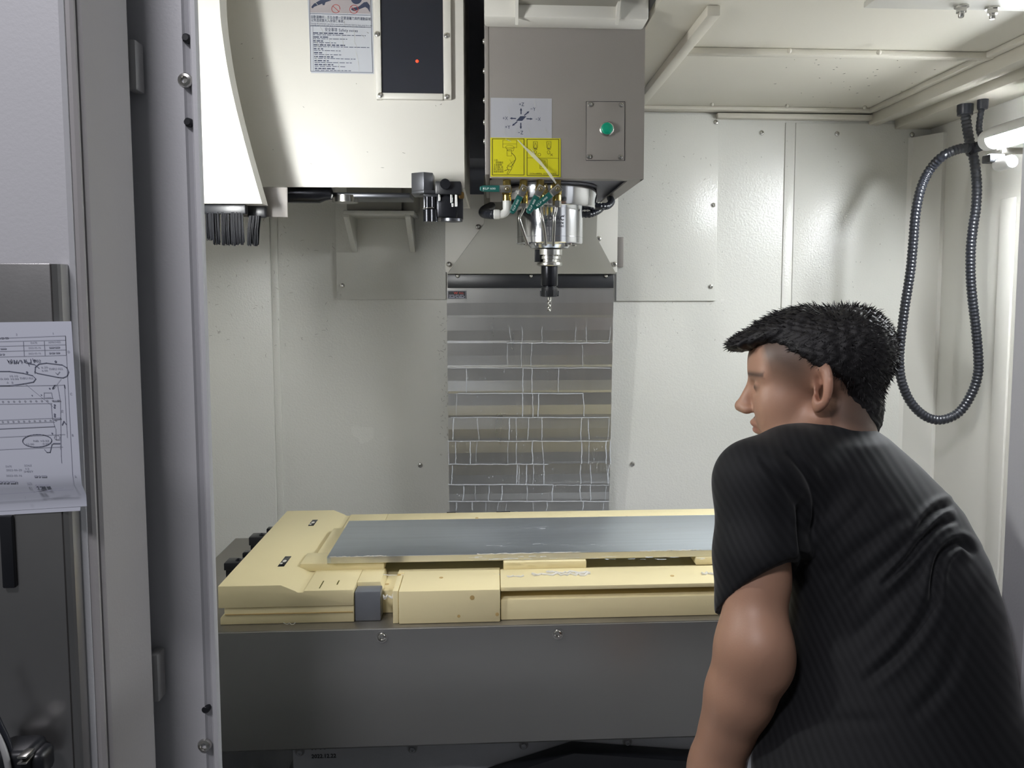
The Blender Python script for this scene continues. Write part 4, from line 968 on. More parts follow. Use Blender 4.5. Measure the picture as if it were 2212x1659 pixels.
def dl(pts, wd=.9): pline(db_, pts, wd, YK)
dl([(-20, 731), (141, 725), (158, 1055)], .8); dl([(-20, 738), (141, 734)], .8); dl([(-20, 748), (142, 744)], .8); dl([(-20, 759), (143, 755)], .8); dl([(-20, 771), (143, 767)], .8)
dl([(50, 737), (52, 769)], .9); dl([(95, 736), (97, 768)], .9); dl([(141, 725), (143, 767)], .7)
ptext(db_, 'DATE', 66, 742, 4, YK, wpx=13, rot=.03); ptext(db_, 'APPROVED', 104, 741, 4, YK, wpx=25, rot=.03)
for yy in (753, 765): ptext(db_, '2022-05-16', 61, yy, 3.6, YK, wpx=25, rot=.03); ink_row(db_, 106, 129, yy - 4, 3.2, YK, slope=-.03, seed=int(yy))
for yy in (729, 752, 764): ink_row(db_, -10, 18 - (yy - 729) * .2, yy, 3.2, YK, slope=-.03, seed=int(yy))
ptext(db_, '2', 34, 724, 4.5, YK); ptext(db_, '1', 114, 722, 4.5, YK); ptext(db_, 'D', 146, 762, 5, YK); ptext(db_, 'C', 151, 853, 5, YK); ptext(db_, 'B', 155, 942, 5, YK); ptext(db_, 'A', 160, 1031, 5, YK); ptext(db_, '2', 53, 1077, 5, YK)
ptext(db_, 'THRU ALL', 105, 799, 4.5, YK, wpx=29, rot=.03); ptext(db_, '6.20', 89, 795, 4, YK, wpx=13); ptext(db_, '6.00', 90, 802, 4, YK, wpx=12)
ptext(db_, '10.10', 21, 814, 4, YK, wpx=16); ptext(db_, '10.00', 23, 820, 4, YK, wpx=16); ptext(db_, 'THRU ALL', 42, 819, 4.5, YK, wpx=28, rot=.03); ptext(db_, '20.00', -5, 820, 4, YK, wpx=22); ptext(db_, 'A', 14, 828, 4.5, YK); ptext(db_, 'B', 25, 828, 4.5, YK)
# plan view of the part
dl([(-20, 834), (124, 832), (128, 855), (130, 866), (132, 985), (133, 1000)], .9); dl([(124, 832), (139, 831), (145, 945)], .8); dl([(-20, 862), (115, 860)], .9); dl([(-20, 873), (112, 871)], .8); dl([(-20, 908), (116, 903)], .8); dl([(-20, 916), (118, 911)], .8)
dl([(-20, 927), (118, 921)], 1.4); dl([(110, 871), (113, 905), (119, 925)], .9); dl([(113, 860), (111, 848), (95, 848), (95, 859), (110, 858)], .9); dl([(115, 866), (130, 866)], 3); dl([(116, 905), (131, 904)], 4); dl([(120, 925), (121, 950), (131, 950)], .8); dl([(-20, 945), (140, 938)], .8); dl([(-20, 972), (135, 965)], .8)
dl([(54, 829), (113, 877)], .7); dl([(132, 818), (117, 838)], .7); dl([(131, 938), (130, 970)], .7)
for k in range(12):
    pell(db_, -6 + k * 12, 868 - k * .25, 1.6, 1.6, .7, YK, n=8); pell(db_, -6 + k * 11.5, 911.5 - k * .3, 1.6, 1.6, .7, YK, n=8)
pell(db_, 123, 945, 6, 5, .8, YK, n=16); ptext(db_, '35', 136, 891, 5, YK, rot=PI / 2)
ptext(db_, 'NB +0.02', 72, 954, 4, YK, wpx=32); ptext(db_, '12.00', 57, 961, 4, YK, wpx=15); ptext(db_, '-0.02', 90, 960, 4, YK, wpx=14)
ptext(db_, 'DATE', 12, 1009, 4, YK, wpx=12); ptext(db_, '2022-06-20', 13, 1017, 4, YK, wpx=32); ptext(db_, '2022-05-16', 13, 1029, 4, YK, wpx=32); ptext(db_, 'SCALE', 52, 1007, 4, YK, wpx=15); ptext(db_, '1:2', 55, 1014, 4, YK, wpx=7); ptext(db_, 'SHEET', 51, 1020, 4, YK, wpx=19)
ptext(db_, 'SIZE', 57, 1045, 4, YK, wpx=10); ptext(db_, 'A3', 59, 1052, 4, YK); ink_row(db_, 74, 105, 1027, 4, YK, seed=71); ink_row(db_, 76, 107, 1047, 4, YK, seed=72); ink_row(db_, 76, 90, 1053, 3, YK, seed=73); ink_row(db_, -8, 37, 1039, 5, YK, seed=74)
dl([(-20, 1069), (75, 1063), (137, 1054)], 1.2); dl([(78, 1061), (158, 1058)], 1.6)
db_.build('drawing_print', PENCIL, pa)
db_ = MB()
dl([(75, 806), (76, 793), (84, 786), (100, 784), (134, 788), (144, 794), (148, 803), (145, 812), (136, 816), (126, 815), (80, 806), (75, 803)], 1.5)
dl([(-20, 802), (20, 802), (50, 806), (70, 811), (77, 818), (72, 825), (50, 829), (20, 833), (-20, 833)], 1.5)
pell(db_, 80, 952, 31.5, 13.5, 1.4, YK, rot=-.03); dl([(96, 971), (101, 977), (108, 977), (112, 960), (116, 958)], 1.3); dl([(84, 795), (74, 787), (60, 785), (63, 790)], 1.4); dl([(60, 785), (66, 783)], 1.4)
dl([(139, 832), (140, 838)], 1.8); dl([(113, 840), (117, 833), (120, 832)], 1.6); dl([(116, 958), (130, 958)], 1.8); dl([(134, 918), (138, 910), (143, 917)], 1.8)
for x, y, r in [(107, 839, 1.6), (115, 838, 1.8), (118, 875, 2), (117.5, 880, 2), (118, 895, 2), (118, 899, 2), (112.5, 936, 1.6), (89, 853, 1.2), (69, 854, 1.2), (120, 781, 2.4), (58, 804, 2.2)]: pdisc(db_, x, y, r, YK)
r_ = random.Random(2); x = 15
while x < 50: dl([(x + r_.uniform(0, 5), 777 + r_.uniform(-1, 9)) for _ in range(5)], .9); x += 4.2
ptext(db_, '6.1', 54, 785, 9, YK, wpx=13, rot=.1); dl([(70, 774), (72, 780), (76, 777), (73, 783)], 1); ptext(db_, '802', 72, 782, 6, YK, wpx=15, rot=-.05)
dl([(120, 805), (124, 809), (129, 803)], 1.0)
db_.build('pen_marks', PEN, pa)
sh2 = MB(); sh2.add([(v_[0], v_[1] + .0012, v_[2]) for v_ in [at(-190, 1060, YPa + .0085), at(176, 1060, YPa + .0085), at(172, 1104, YPa + .0075), at(-190, 1124, YPa + .0075)]], [(0, 1, 2, 3)])
tag(sh2.build('loose_sheet', PAPER), 'second white sheet peeping out under the drawing', 'paper')
pl = thing('power_plug', 'black plug with two metal prongs and cable at the lower left corner', 'plug', at(40, 1650, .83))
q0 = at(0, 1650, .80)
MB().pbox(-25, 1628, 62, 1690, .822, .862).build('plug_body', BLACK, pl, bevel=.008, seg=3)
MB().pbox(55, 1632, 90, 1690, .827, .857).build('plug_collar', BLACK, pl, bevel=.008, seg=3)
for y in (1637, 1650): MB().pbox(36, y - 2.2, 56, y + 2.2, .816, .832).build('prong', STEEL, pl, bevel=.0006)
MB().tube(spline([at(-30, 1500, .83), at(-4, 1560, .83), at(18, 1610, .83), at(36, 1690, .826)], 8), .0035, n=10).build('cable', RUBBER, pl, smooth=60)
MB().tube(spline([at(-30, 1545, .83), at(0, 1600, .822), at(14, 1640, .817), at(25, 1700, .817)], 8), .003, n=10).build('cable', GUARD, pl, smooth=60)

# ================================================================== CHIPS on walls
cb = MB(); r_ = random.Random(21)
def sliver(o, ex, ez, L):
    t = r_.uniform(0, PI); pts = []
    for k in range(4):
        a_ = t + k * r_.uniform(-.5, .5); o = o + (ex * math.cos(a_) + ez * math.sin(a_)) * L / 3; pts.append(o.copy())
    cb.tube(pts, [.0002, .0006, .0006, .0002], n=4)
ex, ez = Vector((1, 0, 0)), Vector((0, 0, 1))
def chips(parent):
    global cb
    cb.build('metal_chips', CHIP, parent, kind='stuff'); cb = MB()
for k in range(60): sliver(at(r_.uniform(450, 760), r_.uniform(480, 780), YB - .013), ex, ez, r_.uniform(.006, .016))
for k in range(60): sliver(at(965 + r_.gauss(-6, 6), r_.uniform(600, 1000), YB - .003), ex, ez, r_.uniform(.004, .012))
for k in range(70): sliver(at(r_.uniform(1330, 1560), r_.uniform(270, 760), YB - .011), ex, ez, r_.uniform(.003, .009))
for k in range(40): sliver(at(r_.uniform(1600, 1960), r_.uniform(280, 640), YB - .009), ex, ez, r_.uniform(.002, .007))
chips(wall_back)
for k in range(22): sliver(at(r_.uniform(450, 990), r_.uniform(30, 390), YM - .001), ex, ez, r_.uniform(.003, .008))
chips(mag)
for k in range(40):
    q = atz(r_.uniform(1600, 2050), r_.uniform(120, 230), ZC - .0008); sliver(q, ex, Vector((0, 1, 0)), r_.uniform(.004, .01))
chips(ceiling)

# ================================================================== PERSON (surface grown from one signed distance field)
class Field:
    def __init__(s, lo, hi, h):
        s.lo = np.array(lo, np.float32); s.h = h
        s.n = np.ceil((np.array(hi) - np.array(lo)) / h).astype(int) + 1
        s.d = np.full(tuple(s.n), .08, np.float32)
    def like(s):
        o = Field.__new__(Field); o.lo, o.h, o.n = s.lo, s.h, s.n; o.d = np.full(tuple(s.n), .08, np.float32); return o
    def sub(s, c0, c1):
        a = np.clip(np.floor((np.array(c0) - s.lo) / s.h).astype(int), 0, s.n); b = np.clip(np.ceil((np.array(c1) - s.lo) / s.h).astype(int) + 1, 0, s.n)
        if np.any(b <= a): return None, None
        ax = [s.lo[i] + s.h * np.arange(a[i], b[i], dtype=np.float32) for i in range(3)]
        return tuple(slice(a[i], b[i]) for i in range(3)), np.stack(np.meshgrid(*ax, indexing='ij'), -1)
    def op(s, fn, c0, c1, k=.01, mode='u'):
        m = .05 + k
        sl, P = s.sub(np.array(c0) - m, np.array(c1) + m)
        if sl is None: return
        q = fn(P).astype(np.float32); D = s.d[sl]
        if mode == 'u': q = np.minimum(q, .08)
        sg = 1 if mode == 'u' else -1
        a_, b_ = (D, q) if mode == 'u' else (-D, q if mode == 'c' else -q) if False else (D, q)
        if mode == 'u':
            h = np.clip(.5 + .5 * (q - D) / k, 0, 1); s.d[sl] = q * (1 - h) + D * h - k * h * (1 - h)
        elif mode == 'cut':        # remove q
            q = -q; h = np.clip(.5 - .5 * (q - D) / k, 0, 1); s.d[sl] = q * (1 - h) + D * h + k * h * (1 - h)
        elif mode == 'and':
            h = np.clip(.5 - .5 * (q - D) / k, 0, 1); s.d[sl] = q * (1 - h) + D * h + k * h * (1 - h)
    def cap(s, a, b, ra, rb=None, k=.01, mode='u'):
        rb = ra if rb is None else rb; a = np.array(a, np.float32); b = np.array(b, np.float32); r = max(ra, rb)
        def fn(P):
            ab = b - a; t = np.clip(((P - a) @ ab) / max(ab @ ab, 1e-9), 0, 1)
            return np.linalg.norm(P - a - t[..., None] * ab, axis=-1) - (ra + (rb - ra) * t)
        s.op(fn, np.minimum(a, b) - r, np.maximum(a, b) + r, k, mode)
    def ell(s, c, rad, R=None, k=.01, mode='u'):   # R: rows = local axes
        c = np.array(c, np.float32); rad = np.array(rad, np.float32); R = np.eye(3) if R is None else np.array(R); R = R.astype(np.float32)
        def fn(P):
            q = (P - c) @ R.T; k0 = np.linalg.norm(q / rad, axis=-1); k1 = np.linalg.norm(q / rad ** 2, axis=-1)
            return np.where(k1 > 1e-6, k0 * (k0 - 1) / np.maximum(k1, 1e-6), -rad.min())
        m = rad.max(); s.op(fn, c - m, c + m, k, mode)
    def mesh(s):
        d, h = s.d, s.h; sg = d < 0; n = d.shape
        cnt = np.zeros((n[0] - 1, n[1] - 1, n[2] - 1), np.int8)
        offs = [(i, j, k) for i in (0, 1) for j in (0, 1) for k in (0, 1)]
        sl = lambda A, o: A[o[0]:n[0] - 1 + o[0], o[1]:n[1] - 1 + o[1], o[2]:n[2] - 1 + o[2]]
        for o in offs: cnt += sl(sg, o)
        mask = (cnt > 0) & (cnt < 8); idx = np.full(mask.shape, -1, np.int64); ijk = np.argwhere(mask); idx[mask] = np.arange(len(ijk))
        acc = np.zeros((len(ijk), 3)); num = np.zeros(len(ijk))
        for o in offs:
            for ax in range(3):
                if o[ax]: continue
                o2 = list(o); o2[ax] = 1
                da = d[ijk[:, 0] + o[0], ijk[:, 1] + o[1], ijk[:, 2] + o[2]]; db = d[ijk[:, 0] + o2[0], ijk[:, 1] + o2[1], ijk[:, 2] + o2[2]]
                cr = (da < 0) != (db < 0); t = np.where(cr, da / np.where(cr, da - db, 1), 0)
                p = np.array(o, float)[None].repeat(len(ijk), 0); p[:, ax] = t
                acc[cr] += p[cr]; num[cr] += 1
        V = (ijk + acc / num[:, None]) * h + s.lo
        F = []
        for ax in range(3):
            b1, b2 = [(1, 2), (2, 0), (0, 1)][ax]
            sA = [slice(1, n[i] - 1) for i in range(3)]; sA[ax] = slice(0, n[ax] - 1)
            sB = [slice(1, n[i] - 1) for i in range(3)]; sB[ax] = slice(1, n[ax])
            A, B = sg[tuple(sA)], sg[tuple(sB)]; ch = np.argwhere(A != B)
            if not len(ch): continue
            flip = A[ch[:, 0], ch[:, 1], ch[:, 2]]
            base = ch.copy()
            for i in range(3):
                if i != ax: base[:, i] += 1
            def g(u, v):
                c = base.copy(); c[:, b1] += u; c[:, b2] += v; return idx[c[:, 0], c[:, 1], c[:, 2]]
            q = np.stack([g(-1, -1), g(0, -1), g(0, 0), g(-1, 0)], 1); q[~flip] = q[~flip][:, ::-1]; F.append(q)
        return V, np.concatenate(F)
def np_mesh(name, V, F):
    me = bpy.data.meshes.new(name); m = len(F)
    me.vertices.add(len(V)); me.vertices.foreach_set('co', np.asarray(V, np.float32).ravel())
    me.loops.add(m * 4); me.loops.foreach_set('vertex_index', F.astype(np.int32).ravel())
    me.polygons.add(m); me.polygons.foreach_set('loop_start', np.arange(0, m * 4, 4, dtype=np.int32))
    me.update(calc_edges=True); me.validate()
    me.polygons.foreach_set('use_smooth', np.ones(m, bool)); return me
def laplace(V, F, it=2, lam=.5):
    E = np.concatenate([F[:, [0, 1]], F[:, [1, 2]], F[:, [2, 3]], F[:, [3, 0]]])
    for _ in range(it):
        acc = np.zeros_like(V); num = np.zeros(len(V))
        np.add.at(acc, E[:, 0], V[E[:, 1]]); np.add.at(num, E[:, 0], 1)
        V = V + lam * (acc / np.maximum(num, 1)[:, None] - V)
    return V
def vnormals(V, F):
    N = np.cross(V[F[:, 2]] - V[F[:, 0]], V[F[:, 3]] - V[F[:, 1]]); out = np.zeros_like(V)
    for k in range(4): np.add.at(out, F[:, k], N)
    return out / np.maximum(np.linalg.norm(out, axis=1, keepdims=True), 1e-12)
def to_px(V):
    D = V - np.array(EYE); f, r, u = np.array(FWD), np.array(RGT), np.array(UPV)
    dz = D @ f; return np.stack([PPX + FPX * (D @ r) / dz, PPY - FPX * (D @ u) / dz], 1)
A3 = lambda *a: np.array(at(*a))

man = thing('person', 'person in a dark ribbed T-shirt leaning in to look at the work', 'person', (.53, .93, 0))
# head frame
th_, pt_ = math.radians(18), math.radians(6)
HF = np.array([-math.cos(th_) * math.cos(pt_), math.sin(th_) * math.cos(pt_), -math.sin(pt_)])
HL = np.array([-math.sin(th_), -math.cos(th_), 0.]); HU = np.cross(HF, HL)
HR = np.stack([HF, HL, HU])                       # rows: forward, left, up
HC = A3(1760, 838, 1.17) - HL * .074
hp_ = lambda f, l, u: HC + HF * f + HL * l + HU * u
def rot_fu(a):        # local axes tilted in the forward-up plane
    c, s_ = math.cos(a), math.sin(a); return np.stack([HF * c + HU * s_, HL, -HF * s_ + HU * c])

# torso sections: row, left, right, depth, half depth (shirt outside)
SEC = [(926, 1752, 1876, 1.205, .045), (945, 1700, 1908, 1.20, .072), (1000, 1655, 1966, 1.19, .095), (1050, 1657, 2020, 1.18, .11), (1100, 1675, 2062, 1.165, .12),
       (1200, 1706, 2112, 1.14, .128), (1300, 1717, 2142, 1.11, .13), (1400, 1712, 2160, 1.08, .13), (1500, 1692, 2174, 1.055, .135), (1580, 1664, 2212, 1.035, .14), (1659, 1630, 2256, 1.015, .142), (1790, 1632, 2258, 1.0, .142)]
tz, tcx, tcy, trx, trY = [], [], [], [], []
for py, l, r_, Y, ry in SEC:
    a_, b_ = at(l, py, Y), at(r_, py, Y); tz.append(a_.z); tcx.append((a_.x + b_.x) / 2); tcy.append(Y); trx.append((b_.x - a_.x) / 2); trY.append(ry)
o_ = np.argsort(tz); tz, tcx, tcy, trx, trY = [np.array(q)[o_] for q in (tz, tcx, tcy, trx, trY)]
def torso(inset):
    def fn(P):
        z = P[..., 2]; cx, cy, rx, ry = [np.interp(z, tz, q) for q in (tcx, tcy, trx, trY)]
        rx = np.maximum(rx - inset, .01); ry = np.maximum(ry - inset, .01)
        e = np.sqrt(((P[..., 0] - cx) / rx) ** 2 + ((P[..., 1] - cy) / ry) ** 2)
        d = (e - 1) * np.minimum(rx, ry)
        d = np.maximum(d, z - (tz[-1] - inset)); return np.maximum(d, (tz[0] + inset * 0) - z)
    return fn
TLO = np.array([tcx.min() - .2, .85, tz[0] - .01]); THI = np.array([tcx.max() + .2, 1.33, tz[-1] + .01])
SHL, SHLn = A3(1636, 1042, 1.13), A3(1712, 1016, 1.16)
ELB, WR = A3(1640, 1405, 1.035), A3(1502, 1752, 1.10)
SHRr = np.array([.645, 1.24, 1.14]); ELBr = np.array([.705, 1.215, .905]); WRr = np.array([.69, 1.115, .735])

def hand(F, wrist, fwd, down, side):      # side: towards the thumb
    fwd, down, side = [v_ / np.linalg.norm(v_) for v_ in map(np.array, (fwd, down, side))]
    pc_ = wrist + fwd * .052
    F.ell(pc_, (.056, .042, .015), np.stack([fwd, side, down]), k=.016)
    for i, (L_, r_) in enumerate([(.074, .0088), (.082, .009), (.076, .0086), (.060, .0076)]):
        b0 = pc_ + fwd * (.030 - .004 * abs(i - 1)) + side * (.030 - .0205 * i); p = b0
        for j, (fr, bend) in enumerate([(.46, .12), (.30, .50), (.24, .85)]):
            dr = fwd * math.cos(bend) + down * math.sin(bend) + side * (.10 - .07 * i); dr /= np.linalg.norm(dr); q = p + dr * (L_ * fr + (.022 if j == 0 else 0))
            F.cap(p, q, r_ * (1 - .08 * j), r_ * (1 - .08 * (j + 1)), k=.004); p = q
    t0 = wrist + fwd * .022 + side * .026; t1 = t0 + fwd * .030 + side * .030 + down * .008; t2 = t1 + fwd * .032 + side * .008 + down * .006
    F.cap(t0, t1, .0135, .0105, k=.012); F.cap(t1, t2, .0102, .0085, k=.004)

B = Field((.17, .88, .66), (.86, 1.66, 1.54), .0034)
ARM = B.like()
B.op(torso(.010), TLO, THI, .01)
B.cap(SHLn, SHL, .058, .050, k=.02)
# left arm, upper arm, elbow, forearm
ARM.cap(SHL, A3(1634, 1250, 1.09), .052, .0450, k=.02); ARM.cap(A3(1634, 1250, 1.09), A3(1630, 1390, 1.055), .0450, .0425, k=.02)
ARM.cap(A3(1656, 1398, 1.030), A3(1662, 1445, 1.034), .0245, .0235, k=.035)
ARM.cap(A3(1622, 1412, 1.062), A3(1600, 1500, 1.062), .0470, .0465, k=.045); ARM.cap(A3(1596, 1500, 1.065), A3(1546, 1655, 1.085), .0460, .0365, k=.02); ARM.cap(A3(1548, 1655, 1.085), WR, .0375, .027, k=.02)
hand(ARM, WR, (-.05, .85, -.45), (0, -.35, -.9), (1, .05, 0))
# right arm, hidden behind the trunk
ARM.cap(SHRr, ELBr, .05, .043, k=.02); ARM.cap(ELBr, WRr, .044, .027, k=.02)
hand(ARM, WRr, (-.05, .85, -.45), (0, -.35, -.9), (-1, .05, 0))
zi = int((.87 - ARM.lo[2]) / ARM.h)          # soften the joints of the arm above the wrist
Q = ARM.d[:, :, zi:].copy()
for _ in range(5):
    for ax in range(3):
        Q = (np.roll(Q, 1, ax) + Q + np.roll(Q, -1, ax)) / 3 if ax < 2 else np.concatenate([Q[:, :, :1], (Q[:, :, :-2] + Q[:, :, 1:-1] + Q[:, :, 2:]) / 3, Q[:, :, -1:]], 2)
zr_ = np.clip(np.arange(Q.shape[2]) / 12, 0, 1)[None, None, :]
ARM.d[:, :, zi:] = ARM.d[:, :, zi:] * (1 - zr_) + Q * zr_
B.d = np.minimum(B.d, ARM.d)
# neck and head
B.cap(hp_(-.035, 0, -.035), A3(1806, 940, 1.215), .057, .053, k=.02)
B.cap(A3(1806, 945, 1.21), A3(1815, 1030, 1.20), .053, .06, k=.03)
B.ell(hp_(-.012, 0, .038), (.099, .077, .076), HR, k=.01)
B.ell(hp_(.043, 0, .034), (.052, .062, .056), HR, k=.02)
B.ell(hp_(.046, 0, -.030), (.046, .055, .072), HR, k=.02)
for s_ in (1, -1):
    B.ell(hp_(.054, s_ * .040, -.024), (.032, .025, .028), HR, k=.03); B.ell(hp_(.040, s_ * .040, -.060), (.040, .024, .042), HR, k=.03)
    B.cap(hp_(.000, s_ * .058, -.050), hp_(.062, s_ * .030, -.098), .019, .018, k=.02)
    B.cap(hp_(.082, s_ * .014, .024), hp_(.070, s_ * .045, .022), .012, .010, k=.012)
    B.ell(hp_(.093, s_ * .034, .003), (.014, .017, .011), HR, k=.008, mode='cut')
    B.ell(hp_(.0775, s_ * .033, .003), (.0125, .0125, .0115), HR, k=.004)
    B.ell(hp_(.103, s_ * .0125, -.036), (.010, .0075, .0075), HR, k=.005)
    # ear: a shell standing off the skull, hollowed in front
    ax = HL * .86 - HF * .50 if s_ > 0 else -HL * .86 - HF * .50
    ax = ax / np.linalg.norm(ax); up = HU * .97 - HF * .2; up = up - ax * (up @ ax); up /= np.linalg.norm(up); fw = np.cross(ax, up)
    rim = hp_(-.012, s_ * .0845, .004)
    B.ell(rim, (.0085, .021, .036), np.stack([fw, ax, up]), k=.006)
    B.ell(rim - up * .026 + HF * .004 - ax * .004, (.008, .012, .016), np.stack([fw, ax, up]), k=.006)
    B.ell(rim + HF * .0085 + ax * .002, (.008, .013, .024), np.stack([HF, ax, up]), k=.004, mode='cut')
B.ell(hp_(.078, 0, -.104), (.020, .022, .018), HR, k=.02)
B.cap(hp_(.086, 0, .014), hp_(.108, 0, -.029), .0075, .0115, k=.010)
B.ell(hp_(.112, 0, -.031), (.0115, .0105, .009), HR, k=.006)
B.ell(hp_(.088, 0, -.060), (.013, .023, .0075), HR, k=.008); B.ell(hp_(.086, 0, -.072), (.012, .020, .007), HR, k=.006)
B.ell(hp_(.105, 0, -.066), (.010, .024, .0016), HR, k=.003, mode='cut')
V, F = B.mesh(); V = laplace(V, F, 1, .4)
body = np_mesh('body', V, F)
lf = (V - HC) @ HR.T; f_, l_, u_ = lf[:, 0], lf[:, 1], lf[:, 2]
sm = lambda x, a, b: np.clip((x - a) / (b - a), 0, 1)
col = np.tile(np.array([.40, .226, .152]), (len(V), 1))
red = np.exp(-(((f_ + .012) / .03) ** 2 + ((np.abs(l_) - .088) / .018) ** 2 + (u_ / .045) ** 2)); col = col * (1 - .55 * red[:, None]) + np.array([.44, .19, .13]) * .55 * red[:, None]
lips = sm(f_, .085, .092) * (np.abs(l_) < .024) * np.clip(1 - np.abs(u_ + .066) / .014, 0, 1); col = col * (1 - lips[:, None] * .6) + np.array([.36, .13, .11]) * lips[:, None] * .6
hd = (u_ > -.13) & (np.abs(l_) < .10) & (np.linalg.norm(lf, axis=1) < .2)
line = -.55 * (f_ - .030) + .83 * (u_ - .050)          # above: thick hair
stub = hd * sm(line + .03 * (f_ < -.02), -.062, -.012) * sm(.072 - f_ + .15 * (u_ - .03), 0, .012) * (1 - np.exp(-(((f_ + .014) / .026) ** 2 + ((u_ - .002) / .040) ** 2)) * (np.abs(l_) > .05))
stub = stub * (1 - sm(f_, .0, .03) * sm(-.0 - u_, 0, .02))
col = col * (1 - .80 * stub[:, None]) + np.array([.045, .036, .030]) * .80 * stub[:, None]
brow = np.exp(-(((u_ - .0235 - .05 * 0) / .0045) ** 2)) * (f_ > .055) * (np.abs(l_) > .013) * (np.abs(l_) < .057) * hd; col = col * (1 - .85 * brow[:, None]) + np.array([.03, .022, .02]) * .85 * brow[:, None]
eye_ = np.exp(-(((u_ - .003) / .0045) ** 2 + ((np.abs(l_) - .033) / .0115) ** 2)) * (f_ > .07) * hd; col = col * (1 - .9 * eye_[:, None]) + np.array([.02, .015, .013]) * .9 * eye_[:, None]
at_c = body.attributes.new('tint', 'FLOAT_COLOR', 'POINT'); at_c.data.foreach_set('color', np.concatenate([col, np.ones((len(col), 1))], 1).astype(np.float32).ravel())
SKIN = mat('skin', (.42, .25, .17), .48, bump=.06, bscale=400, sss=.12)
an = SKIN.node_tree.nodes.new('ShaderNodeAttribute'); an.attribute_name = 'tint'
SKIN.node_tree.links.new(an.outputs['Color'], SKIN.node_tree.nodes['Principled BSDF'].inputs['Base Color'])
body.materials.append(SKIN); link('body', body, man)

# shirt
S = Field((.17, .80, tz[0] - .02), (.86, 1.42, 1.34), .0034)
S.op(torso(0), TLO, THI, .01)
S.cap(SHLn, SHL, .064, .060, k=.03); S.cap(A3(1800, 985, 1.20), SHLn, .060, .062, k=.03)
S.cap(SHL, A3(1640, 1200, 1.10), .061, .064, k=.025); S.cap(A3(1640, 1200, 1.10), A3(1643, 1330, 1.09), .064, .066, k=.015)
S.cap(SHRr, SHRr + (ELBr - SHRr) * .75, .062, .062, k=.03)
pA, pB, pC = A3(1746, 1212, 1.10), A3(1540, 1326, 1.10), A3(1640, 1240, 1.035)
nn = np.cross(pB - pA, pC - pA); nn /= np.linalg.norm(nn); nn = nn if nn[2] < 0 else -nn       # points down and out of the sleeve
xs_lim = A3(1752, 1300, 1.06)[0]
def sleeve_cut(P):      # everything of the sleeve below the hem plane
    d = -((P - pA) @ nn.astype(np.float32)); return np.maximum(d, np.linalg.norm(np.cross(P - SHL, (A3(1643, 1340, 1.09) - SHL) / np.linalg.norm(A3(1643, 1340, 1.09) - SHL)), axis=-1) - .080)
T2 = S.like(); T2.op(torso(0), TLO, THI, .01)
for Q in (S, T2): Q.cap(A3(1838, 1004, 1.195), A3(1908, 1066, 1.18), .052, .055, k=.03)
c0_, c1_ = A3(1500, 1420, 1.0), A3(1780, 1180, 1.22); S.op(sleeve_cut, np.minimum(c0_, c1_), np.maximum(c0_, c1_), .003, 'cut')
S.cap(A3(1642, 1250, 1.095), A3(1646, 1420, 1.085), .054, .059, k=.004, mode='cut')
S.d = np.minimum(S.d, T2.d)          # the trunk keeps its own cloth
V, F = S.mesh(); V = laplace(V, F, 7, .5); N = vnormals(V, F)
# folds: valleys and ridges along lines, pressed into the cloth that faces the room
P2 = to_px(V); face = np.clip(-(N @ np.array([.25, -.9, .25]) * -1), 0, 1); face = np.clip((N @ np.array([.25, -.9, .25])) * 1.6, 0, 1)
def seg_d(P, pl):
    best = np.full(len(P), 1e9); tt = np.zeros(len(P)); L = len(pl) - 1
    for i in range(L):
        a_, b_ = np.array(pl[i], float), np.array(pl[i + 1], float); ab = b_ - a_; t = np.clip(((P - a_) @ ab) / (ab @ ab), 0, 1)
        d = np.linalg.norm(P - a_ - t[:, None] * ab, axis=1); m = d < best; best[m] = d[m]; tt[m] = (i + t[m]) / L
    return best, tt
def fold(pl, depth, wd):
    global V
    pl = [tuple(p)[:2] for p in [Vector((x, y, 0)) for x, y in pl]]
    pl = [(p.x, p.y) for p in spline([(x, y, 0) for x, y in pl], 5)]
    d, t = seg_d(P2, pl); env = np.clip(np.minimum(t, 1 - t) * 5, 0, 1) ** .7
    prof = -np.exp(-(d / wd) ** 2) + .55 * np.exp(-((d - 2.1 * wd) / (1.2 * wd)) ** 2)
    V = V + N * (depth * prof * env * face)[:, None]
fold([(1975, 1160), (2002, 1120), (2030, 1096), (2062, 1090)], .007, 7)
fold([(1900, 1270), (1960, 1210), (2000, 1160), (2035, 1130), (2070, 1124)], .007, 7)
fold([(2015, 1300), (2022, 1230), (2040, 1190), (2075, 1172), (2110, 1200)], .008, 8)
fold([(1760, 1215), (1800, 1160), (1850, 1110), (1880, 1070)], .0018, 12)
fold([(1770, 1275), (1830, 1210), (1920, 1140), (1960, 1110)], .0018, 12)
fold([(1780, 1340), (1860, 1260), (1950, 1190), (1985, 1150)], .0022, 13)
fold([(1800, 1420), (1890, 1330), (1960, 1260), (1998, 1190)], .0022, 14)
fold([(1860, 1480), (1950, 1400), (2010, 1310), (2020, 1240)], .004, 11)
fold([(1960, 1560), (2040, 1470), (2080, 1360), (2120, 1270)], .0022, 14)
fold([(1640, 985), (1690, 1040), (1720, 1090), (1738, 1160)], .0035, 9)
fold([(1700, 975), (1745, 1030), (1760, 1090), (1745, 1180)], .0045, 8)
fold([(1740, 1060), (1728, 1130), (1735, 1210), (1712, 1270), (1708, 1340)], .006, 8)
fold([(1690, 1600), (1800, 1560), (1920, 1560)], .0015, 14)
shirt = np_mesh('shirt', V, F)
CLOTH = mat('dark_ribbed_knit', (.016, .017, .020), .72, spec=.25)
nt = CLOTH.node_tree; bs = nt.nodes['Principled BSDF']
